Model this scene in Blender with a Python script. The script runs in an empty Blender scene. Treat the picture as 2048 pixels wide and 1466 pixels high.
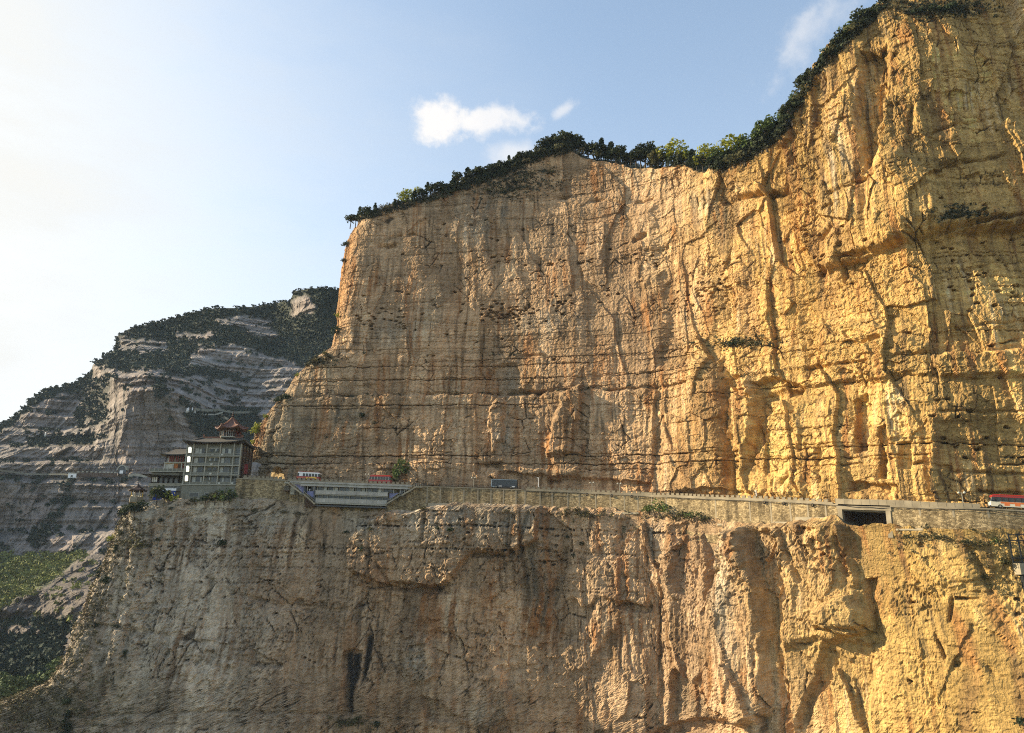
import bpy, bmesh, math, random
import numpy as np
from mathutils import Vector, Matrix
R = math.radians
random.seed(7)
rng = np.random.default_rng(11)
scene = bpy.context.scene
COL = scene.collection

# ------------------------------------------------------------------ camera
PITCH = R(16.2); F = 1480.0; CP, SP = math.cos(PITCH), math.sin(PITCH)
cam_d = bpy.data.cameras.new("camera"); cam = bpy.data.objects.new("camera", cam_d); COL.objects.link(cam)
cam.rotation_euler = (math.pi/2 + PITCH, 0, 0); cam.location = (0, 0, 0)
cam_d.sensor_width = 36; cam_d.lens = F/2048*36; cam_d.clip_end = 20000; cam_d.clip_start = 0.5
scene.camera = cam

# ------------------------------------------------------------------ light
SUN_AZ, SUN_EL = R(-83), R(26)          # azimuth from +Y, negative = to the left
SUND = Vector((math.cos(SUN_EL)*math.sin(SUN_AZ), math.cos(SUN_EL)*math.cos(SUN_AZ), math.sin(SUN_EL)))
sun_d = bpy.data.lights.new("sun", 'SUN'); sun = bpy.data.objects.new("sun", sun_d); COL.objects.link(sun)
sun_d.energy = 4.5; sun_d.angle = R(0.53); sun_d.color = (1.0, 0.83, 0.56)
sun.rotation_euler = SUND.to_track_quat('Z', 'Y').to_euler()
sun.location = (-300, 0, 300)

world = bpy.data.worlds.new("World"); scene.world = world; world.use_nodes = True
def NT(tree):
    return tree.nodes, tree.links
def build_world():
    nt = world.node_tree; n, l = NT(nt); n.clear()
    out = n.new('ShaderNodeOutputWorld'); bg = n.new('ShaderNodeBackground')
    sky = n.new('ShaderNodeTexSky'); sky.sky_type = 'NISHITA'; sky.sun_disc = False
    sky.sun_elevation = SUN_EL; sky.sun_rotation = SUN_AZ
    sky.air_density = 1.0; sky.dust_density = 1.2; sky.ozone_density = 1.0; sky.altitude = 800
    tc = n.new('ShaderNodeTexCoord')
    def vmath(op, a, b=None):
        x = n.new('ShaderNodeVectorMath'); x.operation = op
        for i, v in enumerate((a, b)):
            if v is None: continue
            if isinstance(v, (tuple, list)): x.inputs[i].default_value = v
            else: l.new(v, x.inputs[i])
        return x
    def m(op, a, b=None, c=None, clamp=False):
        x = n.new('ShaderNodeMath'); x.operation = op; x.use_clamp = clamp
        for i, v in enumerate((a, b, c)):
            if v is None: continue
            if isinstance(v, (int, float)): x.inputs[i].default_value = v
            else: l.new(v, x.inputs[i])
        return x.outputs[0]
    def ramp(v, a, b, smooth=True):
        x = n.new('ShaderNodeMapRange'); x.interpolation_type = 'SMOOTHSTEP' if smooth else 'LINEAR'
        l.new(v, x.inputs[0]); x.inputs[1].default_value = a; x.inputs[2].default_value = b
        return x.outputs[0]
    def mix(f, a, b):
        x = n.new('ShaderNodeMix'); x.data_type = 'RGBA'
        if isinstance(f, (int, float)): x.inputs[0].default_value = f
        else: l.new(f, x.inputs[0])
        for s, v in ((6, a), (7, b)):
            if isinstance(v, tuple): x.inputs[s].default_value = (*v, 1)
            else: l.new(v, x.inputs[s])
        return x.outputs[2]
    D = tc.outputs['Generated']
    sep = n.new('ShaderNodeSeparateXYZ'); l.new(D, sep.inputs[0])
    sc = n.new('ShaderNodeMix'); sc.data_type = 'RGBA'; sc.blend_type = 'MULTIPLY'; sc.inputs[0].default_value = 1
    l.new(sky.outputs[0], sc.inputs[6]); sc.inputs[7].default_value = (SKYGAIN*0.96, SKYGAIN*.96, SKYGAIN*.86, 1)
    base = sc.outputs[2]
    # high thin veil of ice cloud: brightest round the sun, streaked, fading with angle from it
    gdir = Vector((math.sin(R(-62))*math.cos(R(10)), math.cos(R(-62))*math.cos(R(10)), math.sin(R(10))))
    dp = vmath('DOT_PRODUCT', D, tuple(gdir)).outputs['Value']
    ang = m('ARCCOSINE', m('MINIMUM', m('MAXIMUM', dp, -1.0), 1.0))
    nz = n.new('ShaderNodeTexNoise'); nz.inputs['Scale'].default_value = 3.2; nz.inputs['Detail'].default_value = 7; nz.inputs['Roughness'].default_value = .6
    mp = n.new('ShaderNodeMapping'); mp.inputs['Rotation'].default_value = (0.3, R(-22), 0.2); mp.inputs['Scale'].default_value = (1, 1, 3.4)
    l.new(D, mp.inputs[0]); l.new(mp.outputs[0], nz.inputs['Vector'])
    a2 = m('ADD', ang, m('MULTIPLY', m('SUBTRACT', nz.outputs[0], .5), .42))
    veil = m('POWER', ramp(a2, 1.42, .30), 2.0)
    stk = ramp(nz.outputs[0], .38, .62)
    col = mix(veil, base, mix(stk, tuple(v*.9 for v in VEIL), VEIL))
    # pale band near the horizon
    hz = m('POWER', ramp(sep.outputs[2], .95, .0, False), 1.3)
    col = mix(m('MULTIPLY', hz, .62), col, HORIZ)
    # single clouds: ellipses of direction space broken up by noise
    nz2 = n.new('ShaderNodeTexNoise'); nz2.inputs['Scale'].default_value = 34; nz2.inputs['Detail'].default_value = 9; nz2.inputs['Roughness'].default_value = .62
    l.new(D, nz2.inputs['Vector'])
    nz3 = n.new('ShaderNodeTexNoise'); nz3.inputs['Scale'].default_value = 60; nz3.inputs['Detail'].default_value = 6
    l.new(D, nz3.inputs['Vector'])
    def cloud(px, py, wx, wy, rot, thr, soft, dens, nzv, amp, colr):
        nonlocal col
        d0 = Vector(((px-1024)/F, CP-(733-py)/F*SP, SP+(733-py)/F*CP)).normalized()
        right = Vector((d0.y, -d0.x, 0)).normalized(); up = right.cross(d0).normalized()
        c, s = math.cos(rot), math.sin(rot)
        e1 = right*c + up*s; e2 = up*c - right*s
        u = vmath('DOT_PRODUCT', D, tuple(e1/(wx/F))).outputs['Value']
        v = vmath('DOT_PRODUCT', D, tuple(e2/(wy/F))).outputs['Value']
        r = m('SQRT', m('ADD', m('MULTIPLY', u, u), m('MULTIPLY', v, v)))
        fr = ramp(vmath('DOT_PRODUCT', D, tuple(d0)).outputs['Value'], 0.0, .2)
        g = m('ADD', r, m('MULTIPLY', m('SUBTRACT', nzv, .5), amp))
        k = m('MULTIPLY', m('MULTIPLY', ramp(g, thr+soft, thr-soft), dens), fr)
        col = mix(k, col, colr)
    W1 = CLOUD
    cloud(882, 241, 66, 42, 0.0, .78, .38, .97, nz2.outputs[0], 1.9, W1)
    cloud(975, 240, 92, 34, 0.05, .72, .5, .85, nz2.outputs[0], 2.3, W1)
    cloud(1022, 308, 46, 26, 0.1, .75, .6, .6, nz2.outputs[0], 1.6, W1)
    cloud(1128, 220, 26, 12, 0.5, .7, .6, .55, nz2.outputs[0], 2.4, W1)
    cloud(1640, 45, 120, 34, .62, .58, .8, .36, nz2.outputs[0], 3.0, W1)
    cloud(1600, 60, 70, 12, .75, .62, .8, .22, nz2.outputs[0], 2.4, W1)
    l.new(col, bg.inputs['Color']); bg.inputs['Strength'].default_value = 0.15
    l.new(bg.outputs[0], out.inputs['Surface'])
# colours are divided by the 0.15 strength
SKYGAIN = .99
VEIL = (3.2, 3.1, 2.8); HORIZ = (2.15, 2.22, 2.36); CLOUD = (2.85, 2.78, 2.72)
build_world()
vs = scene.view_settings; vs.view_transform = 'Standard'; vs.look = 'None'; vs.gamma = 1; vs.use_curve_mapping = False
vs.exposure = 1.28
scene.render.engine = 'CYCLES'
cy = scene.cycles; cy.max_bounces = 5; cy.diffuse_bounces = 2; cy.glossy_bounces = 2; cy.transmission_bounces = 2; cy.volume_bounces = 1; cy.transparent_max_bounces = 8
cy.use_denoising = False; cy.pixel_filter_type = 'BLACKMAN_HARRIS'; cy.filter_width = 1.1; cy.denoising_input_passes = 'RGB_ALBEDO_NORMAL'; cy.denoising_prefilter = 'ACCURATE'

# ------------------------------------------------------------------ projection helpers (used to read places off the photograph)
def proj(X, Y, Z):
    d = Y*CP + Z*SP; yc = -Y*SP + Z*CP
    return 1024 + F*X/d, 733 - F*yc/d
def ray(px, py):
    xc = (px-1024)/F; yc = (733-py)/F
    return xc, CP - yc*SP, SP + yc*CP
def at(px, py, Y):
    x, y, z = ray(px, py); return Vector((x*Y/y, Y, z*Y/y))
def lerp_tab(tab, v, k=1):
    t = np.array(tab, float); return np.interp(v, t[:, 0], t[:, k])

# ------------------------------------------------------------------ numpy noise
_perm = rng.permutation(4096); _perm = np.concatenate([_perm, _perm])
_ga = rng.random(4096)*2*math.pi; _gx, _gy = np.cos(_ga), np.sin(_ga)
_h1 = rng.random(4096); _h2 = rng.random(4096); _h3 = rng.random(4096)
def _hash(ix, iy):
    return _perm[(_perm[ix & 4095] + iy) & 4095]
def pnoise(x, y):
    x0 = np.floor(x).astype(np.int64); y0 = np.floor(y).astype(np.int64)
    fx = x-x0; fy = y-y0
    u = fx*fx*fx*(fx*(fx*6-15)+10); v = fy*fy*fy*(fy*(fy*6-15)+10)
    def g(i, j):
        h = _hash(x0+i, y0+j); return _gx[h]*(fx-i) + _gy[h]*(fy-j)
    a = g(0, 0); b = g(1, 0); c = g(0, 1); d = g(1, 1)
    return 1.5*((a + u*(b-a)) + v*((c + u*(d-c)) - (a + u*(b-a))))
def fbm(x, y, o=4, gain=.5, lac=2.03):
    s = 0; a = 1; t = 0
    for i in range(o):
        s = s + a*pnoise(x + i*37.7, y - i*51.3); t += a; a *= gain; x = x*lac; y = y*lac
    return s/t*1.3
def ridged(x, y, o=3):
    s = 0; a = 1; t = 0
    for i in range(o):
        s = s + a*(1-np.abs(pnoise(x+i*19.1, y+i*77.7))*1.6); t += a; a *= .5; x = x*2.1; y = y*2.1
    return s/t
def cells(x, y, jit=.85):
    x0 = np.floor(x).astype(np.int64); y0 = np.floor(y).astype(np.int64)
    f1 = np.full(x.shape, 9.); f2 = np.full(x.shape, 9.); hid = np.zeros(x.shape, np.int64); dx1 = np.zeros(x.shape); dy1 = np.zeros(x.shape)
    for i in (-1, 0, 1):
        for j in (-1, 0, 1):
            h = _hash(x0+i, y0+j)
            dx = x - (x0+i+.5+jit*(_h1[h]-.5)); dy = y - (y0+j+.5+jit*(_h2[h]-.5))
            d = dx*dx+dy*dy
            near = d < f1
            f2 = np.where(near, f1, np.minimum(f2, d)); f1 = np.where(near, d, f1)
            hid = np.where(near, h, hid); dx1 = np.where(near, dx, dx1); dy1 = np.where(near, dy, dy1)
    return np.sqrt(f1), np.sqrt(f2), hid, dx1, dy1
def sstep(a, b, x):
    t = np.clip((x-a)/(b-a), 0, 1); return t*t*(3-2*t)
def poly_sd(px, py, poly):
    """signed distance in picture units, positive inside"""
    d = np.full(px.shape, 1e9); ins = np.zeros(px.shape, bool); n = len(poly)
    for i in range(n):
        x1, y1 = poly[i]; x2, y2 = poly[(i+1) % n]
        ex, ey = x2-x1, y2-y1
        t = np.clip(((px-x1)*ex+(py-y1)*ey)/(ex*ex+ey*ey+1e-9), 0, 1)
        d = np.minimum(d, (px-x1-t*ex)**2+(py-y1-t*ey)**2)
        c = ((y1 > py) != (y2 > py))
        xi = x1 + (py-y1)*(ex)/((ey) if abs(ey) > 1e-9 else 1e-9)
        ins ^= c & (px < xi)
    d = np.sqrt(d); return np.where(ins, d, -d)
def line_d(px, py, pts):
    d = np.full(px.shape, 1e9)
    for (x1, y1), (x2, y2) in zip(pts[:-1], pts[1:]):
        ex, ey = x2-x1, y2-y1
        t = np.clip(((px-x1)*ex+(py-y1)*ey)/(ex*ex+ey*ey+1e-9), 0, 1)
        d = np.minimum(d, (px-x1-t*ex)**2+(py-y1-t*ey)**2)
    return np.sqrt(d)
def bbox_apply(px, py, pts, pad, fn, out):
    xs = [p[0] for p in pts]; ys = [p[1] for p in pts]
    msk = (px > min(xs)-pad) & (px < max(xs)+pad) & (py > min(ys)-pad) & (py < max(ys)+pad)
    if msk.any(): out[msk] += fn(px[msk], py[msk])

# ------------------------------------------------------------------ object helpers
def tag(o, label=None, cat=None, group=None, kind=None):
    if label: o['label'] = label
    if cat: o['category'] = cat
    if group: o['group'] = group
    if kind: o['kind'] = kind
    return o
def grid_mesh(name, V, mats, cols=None, attr=None, mask=None, smooth=True):
    nr, nc = V.shape[:2]
    me = bpy.data.meshes.new(name)
    idx = np.arange(nr*nc).reshape(nr, nc)
    q = np.stack([idx[:-1, :-1], idx[:-1, 1:], idx[1:, 1:], idx[1:, :-1]], -1).reshape(-1, 4)
    if mask is not None: q = q[mask.reshape(-1)]
    me.vertices.add(nr*nc); me.vertices.foreach_set('co', V.astype(np.float32).reshape(-1))
    me.loops.add(q.size); me.loops.foreach_set('vertex_index', q.astype(np.int32).reshape(-1))
    me.polygons.add(len(q)); me.polygons.foreach_set('loop_start', np.arange(0, q.size, 4, dtype=np.int32))
    me.polygons.foreach_set('use_smooth', np.full(len(q), smooth))
    me.update(calc_edges=True)
    if cols is not None:
        a = me.color_attributes.new('rock', 'FLOAT_COLOR', 'POINT')
        c = np.ones((nr*nc, 4), np.float32); c[:, :3] = cols.reshape(-1, 3); a.data.foreach_set('color', c.reshape(-1))
    for m in mats: me.materials.append(m)
    o = bpy.data.objects.new(name, me); COL.objects.link(o); return o

# ------------------------------------------------------------------ materials
def new_mat(name, rough=.85, spec=.3):
    m = bpy.data.materials.new(name); m.use_nodes = True
    b = m.node_tree.nodes['Principled BSDF']; b.inputs['Roughness'].default_value = rough
    b.inputs['Specular IOR Level'].default_value = spec
    return m, m.node_tree.nodes, m.node_tree.links, b
def simple(name, col, rough=.8, var=.25, scale=1.5, bump=0.0, spec=.3, metal=0.0, stretch=(1, 1, 1)):
    m, n, l, b = new_mat(name, rough, spec)
    b.inputs['Metallic'].default_value = metal
    tc = n.new('ShaderNodeTexCoord'); mp = n.new('ShaderNodeMapping'); mp.inputs['Scale'].default_value = stretch
    l.new(tc.outputs['Object'], mp.inputs[0])
    nz = n.new('ShaderNodeTexNoise'); nz.inputs['Scale'].default_value = scale; nz.inputs['Detail'].default_value = 6
    l.new(mp.outputs[0], nz.inputs['Vector'])
    rp = n.new('ShaderNodeValToRGB')
    rp.color_ramp.elements[0].position = .25; rp.color_ramp.elements[1].position = .75
    rp.color_ramp.elements[0].color = (*[c*(1-var) for c in col], 1); rp.color_ramp.elements[1].color = (*[min(1, c*(1+var)) for c in col], 1)
    l.new(nz.outputs[0], rp.inputs[0]); l.new(rp.outputs[0], b.inputs['Base Color'])
    if bump:
        bp = n.new('ShaderNodeBump'); bp.inputs['Distance'].default_value = bump; bp.inputs['Strength'].default_value = .8
        l.new(nz.outputs[0], bp.inputs['Height']); l.new(bp.outputs[0], b.inputs['Normal'])
    return m
def rock_mat(name, bump=.5, scale=1.0, contrast=.5, fine=1.0):
    m, n, l, b = new_mat(name, .92, .15)
    at_ = n.new('ShaderNodeAttribute'); at_.attribute_name = 'rock'
    tc = n.new('ShaderNodeTexCoord')
    def noise(sc, stretch, det=8, rough=.6):
        mp = n.new('ShaderNodeMapping'); mp.inputs['Scale'].default_value = stretch; l.new(tc.outputs['Object'], mp.inputs[0])
        z = n.new('ShaderNodeTexNoise'); z.inputs['Scale'].default_value = sc*scale; z.inputs['Detail'].default_value = det; z.inputs['Roughness'].default_value = rough
        l.new(mp.outputs[0], z.inputs['Vector']); return z.outputs[0]
    a = noise(.55, (1, 1, .35)); c = noise(.9, (.5, .5, 1.6)); d = noise(2.2, (1, 1, .6))
    def m_(op, x, y):
        q = n.new('ShaderNodeMath'); q.operation = op
        for i, v in enumerate((x, y)):
            if isinstance(v, (int, float)): q.inputs[i].default_value = v
            else: l.new(v, q.inputs[i])
        return q.outputs[0]
    s = m_('ADD', m_('ADD', a, m_('MULTIPLY', c, .8)), m_('MULTIPLY', d, .5))
    val = n.new('ShaderNodeMapRange'); l.new(s, val.inputs[0]); val.inputs[1].default_value = .8; val.inputs[2].default_value = 1.5
    val.inputs[3].default_value = 1-contrast; val.inputs[4].default_value = 1+contrast*.75
    mx = n.new('ShaderNodeMix'); mx.data_type = 'RGBA'; mx.blend_type = 'MULTIPLY'; mx.inputs[0].default_value = 1
    l.new(at_.outputs['Color'], mx.inputs[6])
    cmb = n.new('ShaderNodeCombineColor'); [l.new(val.outputs[0], cmb.inputs[i]) for i in range(3)]
    l.new(cmb.outputs[0], mx.inputs[7]); l.new(mx.outputs[2], b.inputs['Base Color'])
    vo = n.new('ShaderNodeTexVoronoi'); vo.feature = 'DISTANCE_TO_EDGE'; vo.inputs['Scale'].default_value = .55*scale
    mpv = n.new('ShaderNodeMapping'); mpv.inputs['Scale'].default_value = (1, 1, 1.5); l.new(tc.outputs['Object'], mpv.inputs[0]); l.new(mpv.outputs[0], vo.inputs['Vector'])
    cr = n.new('ShaderNodeMapRange'); l.new(vo.outputs['Distance'], cr.inputs[0]); cr.inputs[2].default_value = .12
    e = noise(3.1, (1, 1, .55), 10, .68); g = noise(1.1, (1.3, 1.3, .22), 6, .6)
    h = m_('ADD', m_('ADD', s, m_('MULTIPLY', cr.outputs[0], .18)), m_('ADD', m_('MULTIPLY', e, .55*fine), m_('MULTIPLY', g, .5*fine)))
    bp = n.new('ShaderNodeBump'); bp.inputs['Distance'].default_value = bump; bp.inputs['Strength'].default_value = 1.0
    l.new(h, bp.inputs['Height']); l.new(bp.outputs[0], b.inputs['Normal'])
    return m
# ------------------------------------------------------------------ plan of the rock wall (X, Y), read off along the bedding lines
PLAN = [(300,-134,264),(420,-110,266),(573,-83,265),(760,-48,262),(1000,-4,255),(1180,27,248),(1312,48,238),(1410,61,225),(1500,71,212),(1614,82.5,198),(1740,93.5,184),(1850,104,174.5),(1950,115,171),(2048,126,169),(2250,150,168),(2500,185,168)]
P_ = np.array(PLAN, float)
def smooth_plan(off=0.0):
    q = np.linspace(300, 2500, 2201)
    X = np.interp(q, P_[:, 0], P_[:, 1]); Y = np.interp(q, P_[:, 0], P_[:, 2])
    k = np.hanning(91); k /= k.sum()
    X = np.convolve(np.pad(X, 45, mode='reflect', reflect_type='odd'), k, 'valid'); Y = np.convolve(np.pad(Y, 45, mode='reflect', reflect_type='odd'), k, 'valid')
    tx, ty = np.gradient(X), np.gradient(Y); L = np.hypot(tx, ty); nx, ny = ty/L, -tx/L
    X = X + nx*off; Y = Y + ny*off
    return q, X, Y, nx, ny
Q, PX0, PY0, PNX, PNY = smooth_plan()
PS = np.concatenate([[0], np.cumsum(np.hypot(np.diff(PX0), np.diff(PY0)))])
def plan(q, off=0.0):
    X = np.interp(q, Q, PX0); Y = np.interp(q, Q, PY0); nx = np.interp(q, Q, PNX); ny = np.interp(q, Q, PNY)
    return X + nx*off, Y + ny*off, nx, ny, np.interp(q, Q, PS)
def unproj(px, py, off=0.0, batter=0.0):
    """plan coordinate q and height z of the wall point seen at a pixel"""
    x, y, z = ray(px, py); o = off
    for _ in range(4):
        X = PX0 + PNX*o; Y = PY0 + PNY*o
        k = np.argmin(np.abs(X*y - Y*x)); Z = Y[k]*z/y
        o = off - batter*max(0.0, Z-25)
    return Q[k], Z
ROADOFF = 11.0
# top edge of the retaining wall along the road (pixel row) -> height
WTOP = [(300,950),(470,956),(600,962),(700,967),(845,972),(1040,979),(1200,987),(1340,993),(1450,998),(1660,1008),(1780,1012),(1900,1016),(2048,1021),(2200,1026)]
_wt = [unproj(px, py, ROADOFF) for px, py in WTOP]
WQ = np.array([a for a, b in _wt]); WZ = np.array([b for a, b in _wt])
def wall_top(q): return np.interp(q, WQ, WZ)
WBOT = [(300,1004),(470,1006),(600,1016),(640,1030),(780,1030),(850,1014),(1000,1018),(1060,1022),(1190,1026),(1230,1033),(1280,1030),(1400,1046),(1480,1056),(1570,1056),(1660,1042),(1690,1060),(1790,1062),(1830,1068),(1990,1072),(2048,1070),(2200,1075)]
_wb = [unproj(px, py, ROADOFF) for px, py in WBOT]
WBQ = np.array([a for a, b in _wb]); WBZ = np.array([b for a, b in _wb])
def wall_bot(q): return np.interp(q, WBQ, WBZ)
BAT = 0.07
# bedding datum: a bed seen along the wall drops to the right
BED = [(300,66),(573,65.7),(1000,64.5),(1312,61.9),(1501,59.1),(1614,57.1),(1848,54.4),(2048,53),(2500,50)]
def bed(q): return lerp_tab(BED, q) - 60

# ------------------------------------------------------------------ rock relief
def rock_relief(s, z, zb, px, py, wf, wb, ws, seed, wfine=1.0, wfc=1.0, brk=0.0):
    """outward offset in metres; s along the wall, z up, zb height in the bedding"""
    so = s + seed*311.0
    wx = 2.0*fbm(so/19, z/26, 3); wz = 1.1*fbm(so/15+40, z/13, 3)
    het = .30+.70*sstep(-.25, .45, fbm(so/31+77, z/38, 3)); het2 = .25+.75*sstep(-.2, .4, fbm(so/24+7, z/18+55, 3))
    rough = .30+.70*sstep(-.2, .45, fbm(so/17+31, z/23+9, 3))
    d = 2.6*fbm(so/60, z/85, 3) + 1.1*fbm(so/23+9, z/44, 3)
    # buttresses and hollows that run down the face
    d = d + wf*(1.5*(ridged((so+wx*2)/21, z/95+3, 2)-.5) + .5*(ridged((so+wx)/8.5+5, z/42, 2)-.5))
    # great joint-bounded slabs, each turned a little to left or right
    f1, f2, hidA, dx, dy = cells((so+wx*1.2+.04*z)/15.0+11, (z+wz*2)/36.0+7, .9)
    d = d + wf*((_h3[hidA]-.5)*1.9 + dx*(_h1[hidA]-.5)*4.4 + dy*(_h2[hidA]-.5)*2.0)
    toneA = _h2[hidA]
    f1, f2, hidB, dx, dy = cells((so+wx+.05*z)/6.2+23, (z+wz*1.5)/13.0-9, .9)
    d = d + (.25+.75*wf)*((_h3[hidB]-.5)*1.0 + dx*(_h1[hidB]-.5)*2.0 + dy*(_h2[hidB]-.6)*1.0)*.8
    toneB = _h1[hidB]
    fl = fbm((so+wx*.6)/2.6, z/22, 3); fl2 = fbm((so+wx*.3)/1.0+70, z/15, 2)
    d = d + het*wfine*((.16+.20*wf)*fl + (.10+.13*wf)*fl2)
    # beds of uneven thickness, each set back or proud; some bedding joints run the length of the face
    r2 = np.random.default_rng(100+seed); th = np.concatenate([r2.choice([.7, 1.1, 1.8, 2.8, 4.5, 7.5], 140, p=[.16, .24, .24, .18, .12, .06])])
    bounds = -150 + np.concatenate([[0], np.cumsum(th)]); hb = r2.random(len(bounds)+2)
    zz = np.clip(zb + wz*.35, -149, bounds[-1]-1)
    k = np.searchsorted(bounds, zz, side='right')-1
    fr = (zz-bounds[k])/(bounds[k+1]-bounds[k]); thk = bounds[k+1]-bounds[k]
    bo = pnoise(so/16 + k*7.31, k*3.77+.5); bo2 = pnoise(so/5 + k*5.1, k*1.37+.2)
    low = (zz-bounds[k])
    jm = sstep(-.1, .45, pnoise(so/22 + k*2.9, k*8.1+.3))
    jl = (hb[k] < .36)*sstep(-.35, .0, pnoise(so/45 + k*1.9, k*4.1+.7))
    joint = np.maximum(jm*.6, jl)*np.exp(-(low/.24)**2)
    d = d + ws*(het2*(bo*.60 + bo2*.24) - 1.25*joint)
    # joint-bounded blocks, two sizes, where the face is broken up
    bm = sstep(-.1, .45, fbm(so/34+21, z/30, 3))
    f1, f2, hid, dx, dy = cells((so+wx*.4)/3.2, (zb+wz*.4)/2.3)
    d = d + wb*(.15+.85*bm)*((_h3[hid]-.5)*.95 + (dx*(_h1[hid]-.5)+dy*(_h2[hid]-.5))*1.2)
    f1, f2, hid, dx, dy = cells((so+wx*.5)/1.15+31, (zb+wz*.3)/.95)
    bm2 = sstep(-.1, .4, fbm(so/20-7, z/17+3, 3))
    d = d + wb*(.15+.85*bm2)*((_h3[hid]-.5)*.42 + (dx*(_h1[hid]-.5)+dy*(_h2[hid]-.5))*.6)
    # broken facets
    for sx, sz, a, tl, sd in ((4.6, 8.5, .34, .75, 3.3), (2.0, 3.4, .22, .55, 17.7), (.9, 1.35, .17, .45, 29.1)):
        f1, f2, hid, dx, dy = cells((so+wx*.5)/sx+sd, (z+wz*.5)/sz-sd)
        d = d + wfc*rough*((_h3[hid]-.5)*a + (dx*(_h1[hid]-.5)+dy*(_h2[hid]-.65))*tl)
    # open fractures
    f1, f2, hid, dx, dy = cells((so+1.6*wx+.06*z)/8.0+5, (z+1.6*wz)/11.0+5, .95)
    c1 = np.exp(-((f2-f1)/.030)**2)*sstep(.18-brk, .5-brk, fbm(so/12+3, z/15+70, 3))
    f1, f2, hid, dx, dy = cells((so+wx)/2.7+15, (zb+wz)/2.9+5, .95)
    c2 = np.exp(-((f2-f1)/.075)**2)*sstep(.1-brk, .45-brk, fbm(so/14+93, z/12+17, 3))
    d = d - .75*c1 - .4*c2
    d = d + .12*fbm(so/3.3+5, z/4.6, 3, .58) + .15*fbm(so/.9, z/1.0, 2)
    return d, wx, wz, toneA, toneB, np.clip(c1+.7*c2+.8*joint*ws, 0, 1)
def weather(c, s, z, wx, toneA, toneB, ck, rust=1.0):
    """rock colour, its darks deepened for missing shadow: tone of each slab, water streaks, pale scars, dirt in the open joints"""
    k = (.72+.46*toneA)*(.84+.30*toneB)
    c = c*k[..., None]
    s1 = fbm((s+wx*.7)/1.5+7, z/34, 3); s2 = fbm((s+wx*.5)/.75+47, z/20, 2); reg = sstep(-.15, .45, fbm(s/22+17, z/30+31, 3)); reg2 = sstep(-.1, .5, fbm(s/18+91, z/24+3, 3))
    c = mixc(c, (.17, .102, .050), .78*sstep(-.02, .42, s1+.35*s2)*(.25+.75*reg))
    c = mixc(c, (.085, .068, .048), .7*sstep(.15, .55, s2+.5*s1)*reg2)
    c = mixc(c, (.62, .51, .36), .6*sstep(.05, .5, -s1+.4*s2)*reg2*sstep(.35, .7, toneA*.5+toneB*.5))
    sp = fbm(s/.9+11, z/.9+5, 2); c = mixc(c, (.07, .053, .036), .55*sstep(.38, .75, sp)*sstep(-.3, .4, fbm(s/11+71, z/9+13, 3)))  # dark specks paint the shade of small crevices
    c = mixc(c, (.34, .155, .055), .62*rust*sstep(.0, .5, fbm(s/9+61, z/20+44, 4))*sstep(-.3, .3, s1))
    c = mixc(c, (.045, .034, .024), .85*sstep(.25, .8, ck))  # joint dirt, deepened to stand in for crack shadow
    return c
def apply_features(px, py, d, feats, cracks, pits, s, z):
    wxp = 7*fbm(s/6+3, z/7, 3)+2.5*fbm(s/1.7, z/2, 2); wyp = 6*fbm(s/7+30, z/5, 3)+2*fbm(s/1.7+9, z/1.5, 2)
    X, Y = px+wxp, py+wyp
    for poly, amt, w in feats:
        bbox_apply(X, Y, poly, abs(w)+2, lambda a, b: amt*sstep(-w*.5, w*.5, poly_sd(a, b, poly)), d)
    X2, Y2 = px+wxp*.45, py+wyp*.45
    for pts, dep, w in cracks:
        nm = sstep(-.5, .1, fbm(s/9+len(pts)*3.3, z/9, 2))
        def f(a, b, pts=pts, dep=dep, w=w): return -dep*np.exp(-(line_d(a, b, pts)/w)**2)
        tmp = np.zeros_like(d); bbox_apply(X2, Y2, pts, w*3, f, tmp); d += tmp*nm
    if pits:
        f1, f2, hid, dx, dy = cells(s/1.5+90, z/1.0)
        pm = np.zeros_like(d)
        for cx, cy_, rx, ry, den in pits:
            pm = np.maximum(pm, den*np.exp(-((px-cx)/rx)**2-((py-cy_)/ry)**2))
        hit = (_h3[hid] < pm)
        d -= np.where(hit, 1.7*sstep(.55, .2, np.hypot(dx*.8, dy*1.3)), 0)
    return d

def mixc(c, col, w):
    w = np.clip(w, 0, 1)[..., None]; return c*(1-w) + np.array(col)*w
def gauss(px, py, cx, cy_, rx, ry): return np.exp(-((px-cx)/rx)**2-((py-cy_)/ry)**2)

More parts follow.
